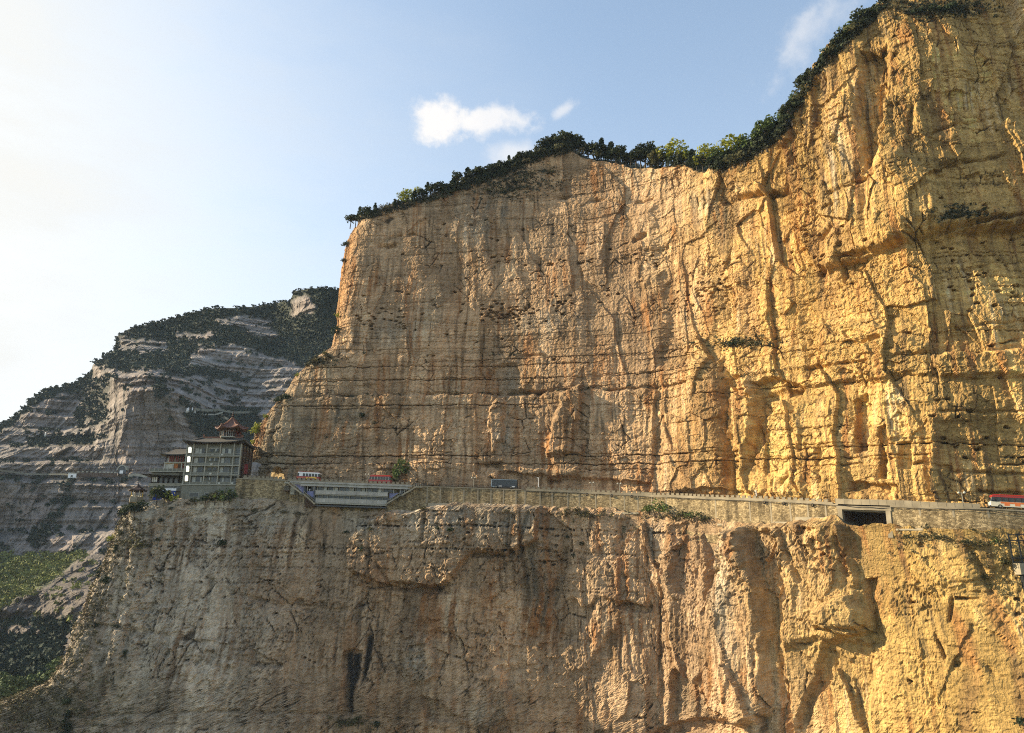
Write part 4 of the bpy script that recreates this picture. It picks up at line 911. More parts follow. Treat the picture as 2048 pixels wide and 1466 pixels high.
# single shrubs and trees elsewhere: pixel, height px, width factor, surface, kind, label
SHRUBS = [
 (684,486,18,1,'U','dark','dark shrub clinging high to the orange left edge of the cliff'),(671,516,12,1,'U','dark','small dark shrub on the orange cliff edge under the corner trees'),
 (636,650,24,1,'U','dark','dark shrub on the pale shoulder beside the far mountain'),(648,640,14,1.3,'U','springbush','yellow-green bush above the pale rock shoulder'),(622,668,14,1.2,'U','olive','olive bush on the slope of the pale rock shoulder'),
 (654,720,16,1.3,'U','dry','brown shrub on the ledge under the orange cliff edge'),(632,726,12,1.4,'U','dry','low dry shrub on the ledge left of the brown shrub'),(612,733,8,1.4,'U','olive','low olive shrub at the outer end of the ledge'),(576,742,10,1.2,'U','springbush','small yellow-green bush on the edge of the rock step'),
 (543,797,14,1.2,'U','dark','dark shrub at the outer end of the long rock ledge'),(556,796,12,1.2,'U','dark','dark shrub in the middle of the ledge clump'),(572,798,17,1.0,'U','dark','tallest dark shrub of the ledge clump'),
 (514,828,12,1,'U','springbush','yellow shrub high on the left edge of the spur'),(502,846,20,.9,'U','springbush','bright yellow shrub hanging on the edge above the hotel'),(496,862,18,.9,'U','springbush','bright yellow shrub just beside the red pavilion roof'),(490,886,12,.9,'U','springbush','small yellow shrub lowest on the spur edge'),
 (728,838,18,1,'U','dark','round dark shrub in the middle of the grey cliff'),(654,876,9,1,'U','dark','tiny dark shrub on the grey cliff below the round one'),(748,846,8,1,'U','olive','tiny olive shrub right of the round dark shrub'),
 (1448,694,16,1.2,'U','dark','dark shrub at the start of the ledge thicket'),(1464,694,18,1.3,'U','dark','largest dark shrub of the ledge thicket'),(1482,690,16,1.3,'U','olive','olive shrub in the ledge thicket'),(1500,690,13,1.5,'U','olive','low olive shrub at the end of the ledge thicket'),(1536,690,10,1,'U','dark','lone dark shrub past the ledge thicket'),(1386,692,10,1,'U','dark','small dark shrub left of the ledge thicket'),(1520,676,8,1.6,'U','dry','dry shrub on the ledge above the thicket'),
 (1888,441,9,1.4,'U','dark','dark shrub at the left of the shaded rock band'),(1908,438,10,1.5,'U','dark','dark shrub in the middle of the shaded rock band'),(1926,430,9,1.4,'U','olive','olive shrub in the shaded rock band'),(1968,420,11,1.2,'U','dark','dark shrub at the right of the shaded rock band'),
 (1000,384,18,1.1,'U','olive','olive shrub on the slope under the sloping rim trees'),(1010,388,16,1.1,'U','dark','dark shrub on the slope under the sloping rim trees'),(1030,366,12,1.6,'U','dry','dry shrub high on the slope under the rim'),(1060,352,11,1.8,'U','dry','low dry shrub on the slope below the summit knoll'),(1102,348,11,1.4,'U','olive','olive shrub just under the summit knoll'),(975,384,12,1.5,'U','olive','low olive shrub under the left of the sloping rim'),
 (443,1092,20,1,'L','dark','round dark shrub alone on the grey lower cliff'),(208,1166,18,1,'L','dark','round dark shrub on the left ridge of the lower cliff'),(178,1144,15,1.2,'L','dark','dark shrub on the outer edge of the lower ridge'),(229,1106,16,.9,'L','juniper','small pointed juniper on the upper lower-ridge'),(275,1096,22,1,'L','olive','olive shrub on the upper ridge below the gazebo'),(240,1068,14,1,'L','olive','olive shrub near the top of the left ridge'),(208,1072,15,1.2,'L','springbush','yellow-green bush at the top of the left ridge'),
 (192,1254,10,1.1,'L','dark','tiny dark shrub half way down the left ridge'),(232,1258,12,1,'L','dark','small round dark shrub beside the slanting crack'),(250,1306,12,1,'L','dark','small dark shrub at the foot of the slanting crack'),(134,1408,18,1.1,'L','dark','dark shrub low on the left slope'),(131,1466,40,.9,'L','juniper','dark juniper at the bottom left of the cliff'),(168,1424,12,1.2,'L','olive','olive shrub right of the low dark shrub'),(60,1440,16,1.4,'L','dry','dry shrub on the scree in the lower left'),(100,1452,14,1.4,'L','dry','dry shrub beside the bottom juniper'),(150,1386,14,1.4,'L','dry','dry shrub above the low dark shrub'),
 (345,1020,8,1.4,'L','dark','small dark tuft on the rock under the hotel'),(322,1042,9,1.3,'L','dark','small dark shrub below the hotel terrace'),(320,1082,10,1.2,'L','olive','olive shrub on the cliff below the hotel'),(600,1032,12,1.8,'L','dry','dry grass tuft on boulders below the wall'),(568,1024,9,1.5,'L','dry','dry tuft on the rock left of the gallery'),(512,1022,9,1.2,'L','olive','olive tuft under the masonry by the hotel'),
 (720,1102,12,1,'L','dark','small dark shrub on the pale blocks under the gallery'),(744,1062,10,1.6,'L','olive','olive tuft on the pale grey boulders'),(690,1066,9,1.4,'L','dark','dark tuft at the left end of the pale boulders'),(900,1062,13,1,'L','dark','dark shrub on the pale grey block below the road'),(874,1056,8,1,'L','dark','tiny dark shrub left of the one on the pale block'),(842,1020,8,2,'L','olive','low olive tuft at the foot of the wall'),(1010,1024,8,2,'L','dry','low dry tuft at the foot of the wall under the black bus'),(1010,1092,9,1,'L','dark','tiny dark shrub under the wall ledge'),
 (1134,1076,8,1,'L','dark','tiny dark shrub on the brown cliff face'),(1166,1090,9,1,'L','dark','small dark shrub right of the tiny one'),(1146,1118,10,1,'L','dark','small dark shrub lowest of three on the brown face'),
 (690,1452,18,1.6,'L','olive','grey green bush at the bottom under the black stain'),(715,1448,20,1.5,'L','olive','taller grey green bush at the bottom under the black stain'),(755,1456,16,1.1,'L','dark','dark bush at the bottom edge of the picture'),(740,1462,14,1.6,'L','olive','low bush at the bottom edge between its neighbours'),
 (1134,1030,10,2,'L','dry','brown grass tuft at the left of the mossy wall foot'),(1152,1024,12,1.8,'L','dry','brown grass tuft in the mossy wall foot'),(1170,1028,10,2,'L','olive','olive tuft on the mossy wall foot'),(1205,1030,10,1.8,'L','dry','brown tuft at the right of the mossy wall foot'),(1180,1036,9,1.8,'L','dry','low brown tuft under the mossy wall foot'),
 (1296,1024,18,1.4,'L','green','fresh green bush at the left of the knoll by the wall'),(1318,1022,24,1.4,'L','green','largest fresh green bush on the knoll by the wall'),(1340,1026,19,1.5,'L','green','fresh green bush in the middle of the knoll'),(1364,1032,16,1.6,'L','olive','olive bush on the right side of the knoll'),(1386,1036,18,1.3,'L','green','small green bush at the right end of the knoll'),(1408,1042,14,1.5,'L','olive','dark olive bush in the shade right of the knoll'),(1345,1042,13,1.6,'L','olive','olive bush below the green knoll'),
 (1812,1076,9,2,'L','olive','olive tuft at the left of the scrub under the right wall'),(1840,1078,11,2,'L','dry','brown tuft in the scrub under the right wall'),(1868,1080,12,1.8,'L','olive','olive tuft in the scrub under the right wall'),(1898,1084,12,1.8,'L','dry','brown tuft in the middle of the right scrub'),(1928,1088,12,1.8,'L','olive','olive bush right of the brown tuft'),(1958,1090,12,1.8,'L','olive','olive bush under the shaded end of the wall'),(1990,1086,15,1.4,'L','green','green bush beside the steel frame'),(2008,1130,18,1.3,'L','olive','olive bush below the steel frame'),(1968,1160,16,1.3,'L','olive','olive bush on the grey rock below the frame'),(1940,1120,11,1.6,'L','dry','dry bush on the grey rock under the wall'),(1985,1180,14,1.4,'L','olive','low olive bush farthest down the grey rock'),
 (2040,1450,24,1,'L','dark','dark shrub at the bottom right of the golden cliff'),
]
def build_shrubs():
    for px, py, hp, wd, wh, kind, lab in SHRUBS:
        p = surf(px, py, wh); h = hp*p.y/F
        p.z -= .08*h; plant(p, h*1.1, kind, lab, None, wd)
build_shrubs()
def scatter_mesh(name, pts, hs, kinds_lib, mat, r):
    """many small plants nobody could count, joined in one mesh"""
    vs, fs, b = [], [], 0
    for p, h in zip(pts, hs):
        V, Fc = kinds_lib[r.integers(len(kinds_lib))]
        a = r.random()*6.283; c, s = math.cos(a), math.sin(a); k = h*(.85+.3*r.random())
        W = np.stack([(V[:, 0]*c-V[:, 1]*s)*k, (V[:, 0]*s+V[:, 1]*c)*k, V[:, 2]*h], 1) + p
        vs.append(W); fs.append(Fc+b); b += len(V)
    V = np.concatenate(vs).astype(np.float32); Fq = np.concatenate(fs).astype(np.int32); m = Fq.shape[1]
    me = bpy.data.meshes.new(name); me.vertices.add(len(V)); me.vertices.foreach_set('co', V.reshape(-1))
    me.loops.add(Fq.size); me.loops.foreach_set('vertex_index', Fq.reshape(-1)); me.polygons.add(len(Fq)); me.polygons.foreach_set('loop_start', np.arange(0, Fq.size, m, dtype=np.int32))
    me.update(calc_edges=True); me.materials.append(mat); o = bpy.data.objects.new(name, me); COL.objects.link(o); return o
def cone_lib(r):
    out = []
    for v in range(6):
        V, Fc, b = [], [], 0
        for z0, z1, w in ((.05, .62, .30), (.38, 1.0, .21)):
            n = 6; ring = [(w*(.75+.5*r.random())*math.cos(6.283*k/n+v), w*(.75+.5*r.random())*math.sin(6.283*k/n+v), z0+.1*r.random()) for k in range(n)]
            V += ring+[(.04*r.normal(), .04*r.normal(), z1)]; Fc += [(b+k, b+(k+1) % n, b+n) for k in range(n)]; b += n+1
        out.append((np.array(V), np.array(Fc)))
    return out
def leafy_lib(shape, w, n, size, r):
    out = []
    for v in range(6):
        P, o_, C = crown_points(shape, 1.0, w, n, r); V, Fc = leaf_cloud(P, size, o_, r); out.append((V, Fc))
    return out
M['far_leaf'] = simple('far_leaf', (.018, .028, .018), .95, .4, .05)
M['valley_leaf'] = simple('valley_leaf', (.15, .16, .038), .9, .6, .045)
M['spur_leaf'] = simple('spur_leaf', (.06, .085, .026), .9, .5, .06)
def build_forest():
    r = np.random.default_rng(5)
    w = FM.copy(); w[:3] *= .8; w = np.maximum(w, .012*(VM[..., 1] > 500))
    mesh_px = 1320/500*2.0
    valley = (MPY > 1105) & (MPY < 1245) & (MPX < 200); spur = (MPY > 1285) & (MPY < 1520) & (MPX < 200) & (VM[..., 1] < 352); vis = (MPX > -120) & (MPX < 720) & (MPY < 1500)
    def pick(mask, n):
        p = (w*mask*vis).reshape(-1); p = p**1.6; p /= p.sum(); return r.choice(p.size, n, replace=False, p=p)
    P = VM.reshape(-1, 3)
    k = pick(~(valley | spur), 9500); pts = P[k] + r.normal(size=(len(k), 3))*np.array([1.2, 1.0, .0])
    tag(scatter_mesh('far_forest', pts - np.array([0, 0, .5]), 3.2+2.4*r.random(len(k)), leafy_lib('round', 1.0, 11, .33, r), M['far_leaf'], r), kind='stuff')
    k = pick(valley, 900); pts = P[k]
    tag(scatter_mesh('valley_woods', pts - np.array([0, 0, .3]), 2.6+2.6*r.random(len(k)), leafy_lib('bush', 1.4, 26, .2, r), M['valley_leaf'], r), kind='stuff')
    k = pick(spur, 420); pts = P[k]
    tag(scatter_mesh('spur_woods', pts - np.array([0, 0, .3]), 3.2+3.0*r.random(len(k)), leafy_lib('round', .8, 60, .12, r), M['spur_leaf'], r), kind='stuff')
    # low scrub on the lower ridge and along the foot of the wall
    sc = (.55*sstep(300, 180, PLx)*(PLy > 1030)*(PLx > -40) + .9*sstep(200, 60, PLx)*(PLy > 1380) + .35*np.exp(-((PLx-270)/50)**2-((PLy-1080)/60)**2)
          + .7*np.exp(-((PLx-1920)/110)**2-((PLy-1085)/22)**2) + .5*np.exp(-((PLx-2000)/40)**2-((PLy-1150)/50)**2) + .8*np.exp(-((PLx-1170)/60)**2-((PLy-1030)/9)**2) + .7*np.exp(-((PLx-1350)/60)**2-((PLy-1035)/10)**2)+ .25*np.exp(-((PLx-720)/60)**2-((PLy-1450)/14)**2))
    sc = sc*(PLy < 1490)*(PLy > 990); sc /= sc.sum(); k = r.choice(sc.size, 1900, replace=False, p=sc)
    tag(scatter_mesh('scrub', PL[k] + np.array([0, -.1, -.1]), .45+.9*r.random(len(k)), leafy_lib('bush', 1.6, 14, .26, r), M['scrub'], r), kind='stuff')
    su = (.9*np.exp(-((PUx-1030)/60)**2-((PUy-362)/26)**2) + .8*np.exp(-((PUx-1470)/60)**2-((PUy-688)/9)**2) + .8*np.exp(-((PUx-635)/28)**2-((PUy-724)/7)**2) + .5*np.exp(-((PUx-640)/10)**2-((PUy-650)/16)**2) + .7*np.exp(-((PUx-556)/22)**2-((PUy-795)/5)**2)
          + .7*np.exp(-((PUx-1925)/50)**2-((PUy-432)/12)**2) + 1.0*(np.abs(PUy-rimline(PUx)) < 9)*(PUx > 700)*(PUx < 1780) + .9*np.exp(-((PUx-1880)/70)**2-((PUy-20)/14)**2))
    hedge = (np.abs(PUy-rimline(PUx)+3) < 7)*(PUx > 880)*(PUx < 1770); hedge = hedge*np.where(PUx > 1540, .35, 1.0); hedge = hedge/hedge.sum(); k = r.choice(hedge.size, 760, replace=False, p=hedge)
    tag(scatter_mesh('rim_thicket', PU[k] + np.array([0, -.1, -.3]), 1.4+2.6*r.random(len(k)), leafy_lib('bush', 1.1, 34, .17, r), M['thicket'], r), kind='stuff')
    h2 = (np.abs(PUy-rimline(PUx)+2) < 9)*(PUx > 1080)*(PUx < 1560); h2 = h2/h2.sum(); k = r.choice(h2.size, 420, replace=False, p=h2)
    tag(scatter_mesh('summit_thicket', PU[k] + np.array([0, 0, -.3]), 2.4+3.2*r.random(len(k)), leafy_lib('round', .85, 70, .11, r), M['thicket'], r), kind='stuff')
    su = su + .10*np.exp(-(line_d(PUx, PUy, [(540,797),(700,793),(1000,786),(1310,776)])/3)**2) + .10*np.exp(-(line_d(PUx, PUy, [(1440,765),(1500,750),(1615,738),(1850,705)])/3)**2) + .06*np.exp(-(line_d(PUx, PUy, [(700,712),(960,708),(1090,712)])/4)**2)
    su = su*(PUy < 950); su /= su.sum(); k = r.choice(su.size, 3200, replace=False, p=su)
    tag(scatter_mesh('rim_scrub', PU[k] + np.array([0, -.1, -.1]), .5+1.1*r.random(len(k)), leafy_lib('bush', 1.6, 14, .26, r), M['scrub_dark'], r), kind='stuff')
M['thicket'] = simple('thicket_leaf', (.026, .034, .015), .9, .7, .25)
M['scrub'] = simple('scrub_leaf', (.12, .10, .048), .9, .6, .3)
M['scrub_dark'] = simple('scrub_dark_leaf', (.045, .046, .024), .9, .6, .3)
build_forest()
# ------------------------------------------------------------------ masonry, concrete and paint
def stone_wall_mat(name, c1, c2, scale):
    m, n, l, b = new_mat(name, .9, .2)
    tc = n.new('ShaderNodeTexCoord'); mp = n.new('ShaderNodeMapping'); mp.inputs['Scale'].default_value = (1, 1, 1.5); l.new(tc.outputs['Object'], mp.inputs[0])
    vo = n.new('ShaderNodeTexVoronoi'); vo.inputs['Scale'].default_value = scale; l.new(mp.outputs[0], vo.inputs['Vector'])
    ve = n.new('ShaderNodeTexVoronoi'); ve.feature = 'DISTANCE_TO_EDGE'; ve.inputs['Scale'].default_value = scale; l.new(mp.outputs[0], ve.inputs['Vector'])
    rp = n.new('ShaderNodeValToRGB'); rp.color_ramp.elements[0].color = (*c1, 1); rp.color_ramp.elements[1].color = (*c2, 1)
    sx = n.new('ShaderNodeSeparateColor'); l.new(vo.outputs['Color'], sx.inputs[0]); l.new(sx.outputs[0], rp.inputs[0])
    nz = n.new('ShaderNodeTexNoise'); nz.inputs['Scale'].default_value = .18; nz.inputs['Detail'].default_value = 7; l.new(tc.outputs['Object'], nz.inputs['Vector'])
    mr = n.new('ShaderNodeMapRange'); l.new(nz.outputs[0], mr.inputs[0]); mr.inputs[1].default_value = .3; mr.inputs[2].default_value = .7; mr.inputs[3].default_value = .72; mr.inputs[4].default_value = 1.18
    jt = n.new('ShaderNodeMapRange'); l.new(ve.outputs['Distance'], jt.inputs[0]); jt.inputs[2].default_value = .09; jt.inputs[3].default_value = .62
    m3 = n.new('ShaderNodeMapping'); m3.inputs['Scale'].default_value = (1, 1, .10); l.new(tc.outputs['Object'], m3.inputs[0])
    n3 = n.new('ShaderNodeTexNoise'); n3.inputs['Scale'].default_value = .55; n3.inputs['Detail'].default_value = 5; l.new(m3.outputs[0], n3.inputs['Vector'])
    r3 = n.new('ShaderNodeMapRange'); l.new(n3.outputs[0], r3.inputs[0]); r3.inputs[1].default_value = .36; r3.inputs[2].default_value = .58; r3.inputs[3].default_value = .55; r3.inputs[4].default_value = 1.1
    m4 = n.new('ShaderNodeMath'); m4.operation = 'MULTIPLY'; l.new(mr.outputs[0], m4.inputs[0]); l.new(r3.outputs[0], m4.inputs[1]); mr = m4
    mu = n.new('ShaderNodeMath'); mu.operation = 'MULTIPLY'; l.new(mr.outputs[0], mu.inputs[0]); l.new(jt.outputs[0], mu.inputs[1])
    mx = n.new('ShaderNodeMix'); mx.data_type = 'RGBA'; mx.blend_type = 'MULTIPLY'; mx.inputs[0].default_value = 1
    cc = n.new('ShaderNodeCombineColor'); [l.new(mu.outputs[0], cc.inputs[i]) for i in range(3)]
    l.new(rp.outputs[0], mx.inputs[6]); l.new(cc.outputs[0], mx.inputs[7]); l.new(mx.outputs[2], b.inputs['Base Color'])
    bp = n.new('ShaderNodeBump'); bp.inputs['Distance'].default_value = .12; l.new(jt.outputs[0], bp.inputs['Height']); l.new(bp.outputs[0], b.inputs['Normal'])
    return m
M['masonry'] = stone_wall_mat('masonry', (.15, .108, .055), (.42, .32, .175), 1.7)
M['concrete'] = simple('concrete', (.225, .188, .128), .85, .4, .35, .02)
M['concrete_pale'] = simple('concrete_pale', (.30, .255, .175), .85, .38, .4, .02, stretch=(1, 1, .35))
M['grey_panel'] = simple('grey_panel', (.34, .32, .275), .7, .28, .55, .01, stretch=(1, 1, .3))
M['hotel_grey'] = simple('hotel_grey', (.17, .162, .125), .85, .22, .5, .01, stretch=(1, 1, .4))
M['hotel_trim'] = simple('hotel_trim', (.31, .295, .235), .8, .2, .8)
M['hotel_pale'] = simple('hotel_pale', (.42, .41, .35), .8, .15, .8)
M['roof_grey'] = simple('roof_grey', (.075, .068, .058), .8, .35, 2.0, .05, stretch=(3, .6, 1))
M['roof_red'] = simple('roof_red', (.125, .058, .038), .55, .3, 1.6, .03)
M['ridge_red'] = simple('ridge_red', (.17, .066, .036), .6, .3, 2.0)
M['dark_wood'] = simple('dark_wood', (.035, .018, .014), .7, .3, 2.0)
M['red_wood'] = simple('red_wood', (.17, .03, .022), .65, .25, 2.0)
M['red_banner'] = simple('red_banner', (.13, .014, .012), .7, .2, 1.0)
M['orange_panel'] = simple('orange_panel', (.36, .12, .025), .7, .3, 1.5)
M['dark_glass'] = simple('dark_glass', (.018, .019, .018), .12, .3, 1.0, spec=.5)
M['mid_glass'] = simple('mid_glass', (.075, .078, .07), .2, .5, .6, spec=.5)
M['mirror_glass'] = simple('mirror_glass', (.85, .86, .85), .12, .05, 1.0, metal=1.0)
M['white'] = simple('white', (.78, .78, .76), .6, .06, 1.0)
M['violet'] = simple('violet', (.23, .235, .40), .75, .15, 1.0)
M['blue_sheet'] = simple('blue_sheet', (.012, .035, .20), .6, .35, 1.2)
M['black_metal'] = simple('black_metal', (.012, .014, .016), .5, .3, 2.0)
M['rust'] = simple('rust', (.085, .052, .034), .9, .4, 1.0, .03)
M['asphalt'] = simple('asphalt', (.055, .054, .052), .9, .25, 1.0, .02)
M['cream'] = simple('cream', (.62, .56, .42), .8, .12, 1.0)
M['yellow_paint'] = simple('yellow_paint', (.62, .40, .03), .5, .1, 1.0)
M['bus_red'] = simple('bus_red', (.30, .018, .013), .35, .12, 1.0, spec=.5)
M['bus_orange'] = simple('bus_orange', (.62, .15, .02), .35, .12, 1.0, spec=.5)
M['bus_yellow'] = simple('bus_yellow', (.70, .42, .03), .35, .1, 1.0, spec=.5)
M['bus_white'] = simple('bus_white', (.72, .70, .66), .35, .08, 1.0, spec=.5)
M['bus_black'] = simple('bus_black', (.010, .012, .018), .25, .2, 1.0, spec=.5)
M['bus_sky'] = simple('bus_sky', (.26, .34, .39), .35, .1, 1.0, spec=.5)
M['tyre'] = simple('tyre', (.014, .014, .014), .9, .2, 3.0)
M['cloth_dark'] = simple('cloth_dark', (.02, .02, .025), .9, .2, 4.0)
M['skin'] = simple('skin', (.42, .26, .18), .6, .1, 4.0)
M['lit_rock'] = simple('lit_rock', (.52, .42, .27), .9, .4, .9, .25)

# ------------------------------------------------------------------ road, retaining wall, parapets
def strip(name, qs, offs, zs, mat, parent=None, close=False):
    """a sheet or closed profile swept along the road: offs and zs give the profile at each q"""
    V = []
    for o, z in zip(offs, zs):
        X, Y, nx, ny, s = planx(qs, np.asarray(o) if np.ndim(o) else o); V.append(np.stack([X, Y, np.broadcast_to(z, X.shape)], -1))
    V = np.array(V); nP, nQ = V.shape[:2]; fs = []; vs = V.reshape(-1, 3).tolist()
    rng_ = range(nP if close else nP-1)
    for i in rng_:
        j = (i+1) % nP
        fs += [(i*nQ+k, i*nQ+k+1, j*nQ+k+1, j*nQ+k) for k in range(nQ-1)]
    if close: fs += [tuple(i*nQ for i in range(nP)), tuple(i*nQ+nQ-1 for i in range(nP))[::-1]]
    mb = MB(); mb.v = [tuple(v) for v in vs]; mb.f = fs
    return mb.build(name, mat, parent)
def q_at_px(px, off):
    """plan coordinate of the wall line seen at picture column px (road level)"""
    qs = np.arange(300, 2500, .5); X, Y, *_ = plan(qs, off); z = wall_top(qs); a, _b = proj(X, Y, z)
    return float(np.interp(px, a, qs))
def frame_at(q, off, dz=0.0):
    X, Y, nx, ny, s = plan(np.array([q]), off); return Vector((X[0], Y[0], float(wall_top(q))+dz)), math.atan2(ny[0], nx[0]) + math.pi/2
qr = np.arange(330, 2420, 6.0); zr = wall_top(qr)
tag(strip('road', qr, [ROADOFF-.3, -6.0], [zr+.3, zr+.3], M['asphalt']), kind='structure')
tag(strip('road_verge', qr, [1.2, .4, -6.0], [zr+.306, zr+.45, zr+.8], M['concrete']), kind='structure')

Q0 = q_at_px(473, ROADOFF); QA, QB = q_at_px(1676, ROADOFF), q_at_px(1780, ROADOFF); QE = 2420.0
def build_wall():
    t = empty('retaining_wall', frame_at(Q0, ROADOFF)[0], 0, 'long rubble stone retaining wall holding up the cliff road', 'wall')
    t.location = (0, 0, 0)
    for a, b_ in ((Q0, QA), (QB, QE)):
        q = np.arange(a, b_+.01, (b_-a)/max(2, int((b_-a)/4)))
        zt, zb_ = wall_top(q), wall_bot(q)-(5 if a == Q0 else 1.2)
        strip('masonry', q, [ROADOFF, ROADOFF+.55, ROADOFF-1.0, ROADOFF-1.0], [zt-.25, zb_, zb_, zt-.25], M['masonry'], t, True)
        strip('coping', q, [ROADOFF+.14, ROADOFF+.14, ROADOFF-.35, ROADOFF-.35], [zt-.24, zt+.10, zt+.10, zt-.24], M['concrete'], t, True)
    first = None
    for px in (855, 881, 906, 928, 956, 982, 1007, 1032, 1050, 1080, 1104, 1135, 1158, 1191, 1220, 1248, 1275, 1303, 1332, 1430, 1498, 1540, 1579, 1614, 1650, 1838, 1905, 1975):
        q = q_at_px(px, ROADOFF+.1); p, a = frame_at(q, ROADOFF+.02); h = float(wall_top(q)-wall_bot(q))
        if first is None:
            mb = MB(); mb.v = [(-.2, -.34, -1), (.2, -.34, -1), (.2, .3, -1), (-.2, .3, -1), (-.2, -.05, 0), (.2, -.05, 0), (.2, .3, 0), (-.2, .3, 0)]
            mb.f = [(0,3,2,1),(4,5,6,7),(0,1,5,4),(1,2,6,5),(2,3,7,6),(3,0,4,7)]; first = mb.build('pilaster', M['concrete'], t); o = first
        else: o = first.copy(); COL.objects.link(o)
        o.location = (p.x, p.y, p.z-.26); o.rotation_euler = (0, 0, a); o.scale = (1, 1, h+1.5)
    for x0, x1, y0, y1 in ((1228,1276,1023,1028),(1432,1472,1046,1051),(1540,1580,1043,1052),(1588,1654,1034,1042),(858,905,1006,1016),(910,950,1008,1016),(955,1000,1009,1018),(1004,1046,1010,1019),(1786,1840,1056,1061),(1472,1538,1050,1060)):
        qa, qb = q_at_px(x0, ROADOFF+.6), q_at_px(x1, ROADOFF+.6); q = np.linspace(qa, qb, 5); X, Y, *_ = plan(q, ROADOFF+.9)
        rz_ = lambda yy: Y*np.array([ray(xx, yy)[2]/ray(xx, yy)[1] for xx in np.linspace(x0, x1, 5)])
        wob = .12*fbm(q/6, q*0+y0, 2)
        strip('footing', q, [ROADOFF+.25, ROADOFF+.95, ROADOFF+1.0, ROADOFF+.1], [rz_(y0)+wob, rz_(y0)-.2+wob, rz_(y1)+wob, rz_(y1)], M['concrete_pale'], t, True)
    return t
build_wall()
def crenels(label, pa, pb, step, off=ROADOFF-.05):
    t = empty('parapet', (0, 0, 0), 0, label, 'parapet', None)
    qa, qb = q_at_px(pa, off), q_at_px(pb, off); q = np.linspace(qa, qb, max(3, int((qb-qa)/5))); zt = wall_top(q)
    strip('parapet_base', q, [off+.14, off+.14, off-.14, off-.14], [zt+.103, zt+.48, zt+.48, zt+.103], M['concrete'], t, True)
    sa, sb = plan(np.array([qa]), off)[4][0], plan(np.array([qb]), off)[4][0]; n = int((sb-sa)/step)
    mb = MB(); mb.box(-.5, .5, -.16, .16, 0, .52); mb.box(-.56, .56, -.2, .2, .523, .62); first = mb.build('merlon', M['concrete'], t)
    for i in range(n):
        q = float(np.interp(sa + (i+.5)*step, PS, Q)); p, a = frame_at(q, off, .483)
        o = first if i == 0 else first.copy()
        if i: COL.objects.link(o)
        o.location = p; o.rotation_euler = (0, 0, a)
crenels('crenellated stone parapet of the road between the hotel and the gallery', 486, 568, 1.6)
crenels('crenellated stone parapet above the hanging gallery, behind two red buses', 576, 822, 1.6)
crenels('long crenellated parapet of the road from the black bus to the bridge', 1052, 1666, 1.68)
def panel_parapet():
    t = empty('panel_parapet', (0, 0, 0), 0, 'plain pale concrete panel parapet over the dark bridge opening', 'parapet')
    off = ROADOFF-.05; pxs = list(range(1672, 1976, 17))
    for i in range(len(pxs)-1):
        qa, qb = q_at_px(pxs[i], off), q_at_px(pxs[i+1], off); q = np.linspace(qa+.25, qb-.25, 3); zt = wall_top(q); h = 1.3 - .05*max(0, i-8)
        strip('panel', q, [off+.07, off+.07, off-.07, off-.07], [zt+.103, zt+.1+h, zt+.1+h, zt+.103], M['concrete'], t, True)
        p, a = frame_at(qa, off, .103); mb = MB(); mb.box(-.07, .07, -.1, .1, 0, h+.12); mb.build('post', M['concrete'], t, p, a)
panel_parapet()
def rail():
    t = empty('road_railing', (0, 0, 0), 0, 'thin dark railing along the wall top between gallery and black bus', 'railing')
    off = ROADOFF; qa, qb = q_at_px(842, off), q_at_px(1048, off); q = np.linspace(qa, qb, 30); zt = wall_top(q)
    for z in (.45, .8): strip('rail', q, [off+.03, off+.03, off-.03, off-.03], [zt+z, zt+z+.07, zt+z+.07, zt+z], M['black_metal'], t, True)
    first = None
    for qq in np.linspace(qa, qb, 18):
        p, a = frame_at(float(qq), off, .103)
        if first is None: mb = MB(); mb.box(-.05, .05, -.08, .08, 0, .78); first = mb.build('post', M['black_metal'], t); o = first
        else: o = first.copy(); COL.objects.link(o)
        o.location = p; o.rotation_euler = (0, 0, a)
rail()
def bridge():
    q = .5*(QA+QB); p, a = frame_at(q, ROADOFF); pa, _ = frame_at(QA, ROADOFF); pb, _ = frame_at(QB, ROADOFF)
    d = (pb-pa); a = math.atan2(d.y, d.x); L = math.hypot(d.x, d.y)
    t = empty('bridge', pa, a, 'concrete bridge span with a black rectangular opening under the road', 'bridge')
    sl = (pb.z-pa.z)/L
    mb = MB(); mb.prism([(-.3, -.24), (L+.3, -.24+sl*L), (L+.3, -1.15+sl*L), (-.3, -1.15)], -.35, .4); mb.build('lintel', M['concrete'], t)
    mb = MB(); mb.prism([(0, -1.16), (L, -1.16+sl*L), (L, -1.5+sl*L), (0, -1.5)], .4, 9.0); mb.build('deck', M['concrete'], t)
    for x in (-.15, L-1.05):
        mb = MB(); mb.v = [(x, -.75, -8.5), (x+1.1, -.75, -8.5), (x+1.1, .6, -8.5), (x, .6, -8.5), (x, -.3, -1.16+sl*x), (x+1.1, -.3, -1.16+sl*x), (x+1.1, .6, -1.16+sl*x), (x, .6, -1.16+sl*x)]
        mb.f = [(0,3,2,1),(4,5,6,7),(0,1,5,4),(1,2,6,5),(2,3,7,6),(3,0,4,7)]; mb.build('pier', M['concrete'], t)
    mb = MB(); mb.box(.9, L-1.0, 8.7, 9.0, -9, -1.6); mb.box(.6, .9, .6, 9, -9, -1.6); mb.box(L-1.05, L-.75, .6, 9, -9, -1.7); mb.build('abutment', M['rust'], t)
bridge()
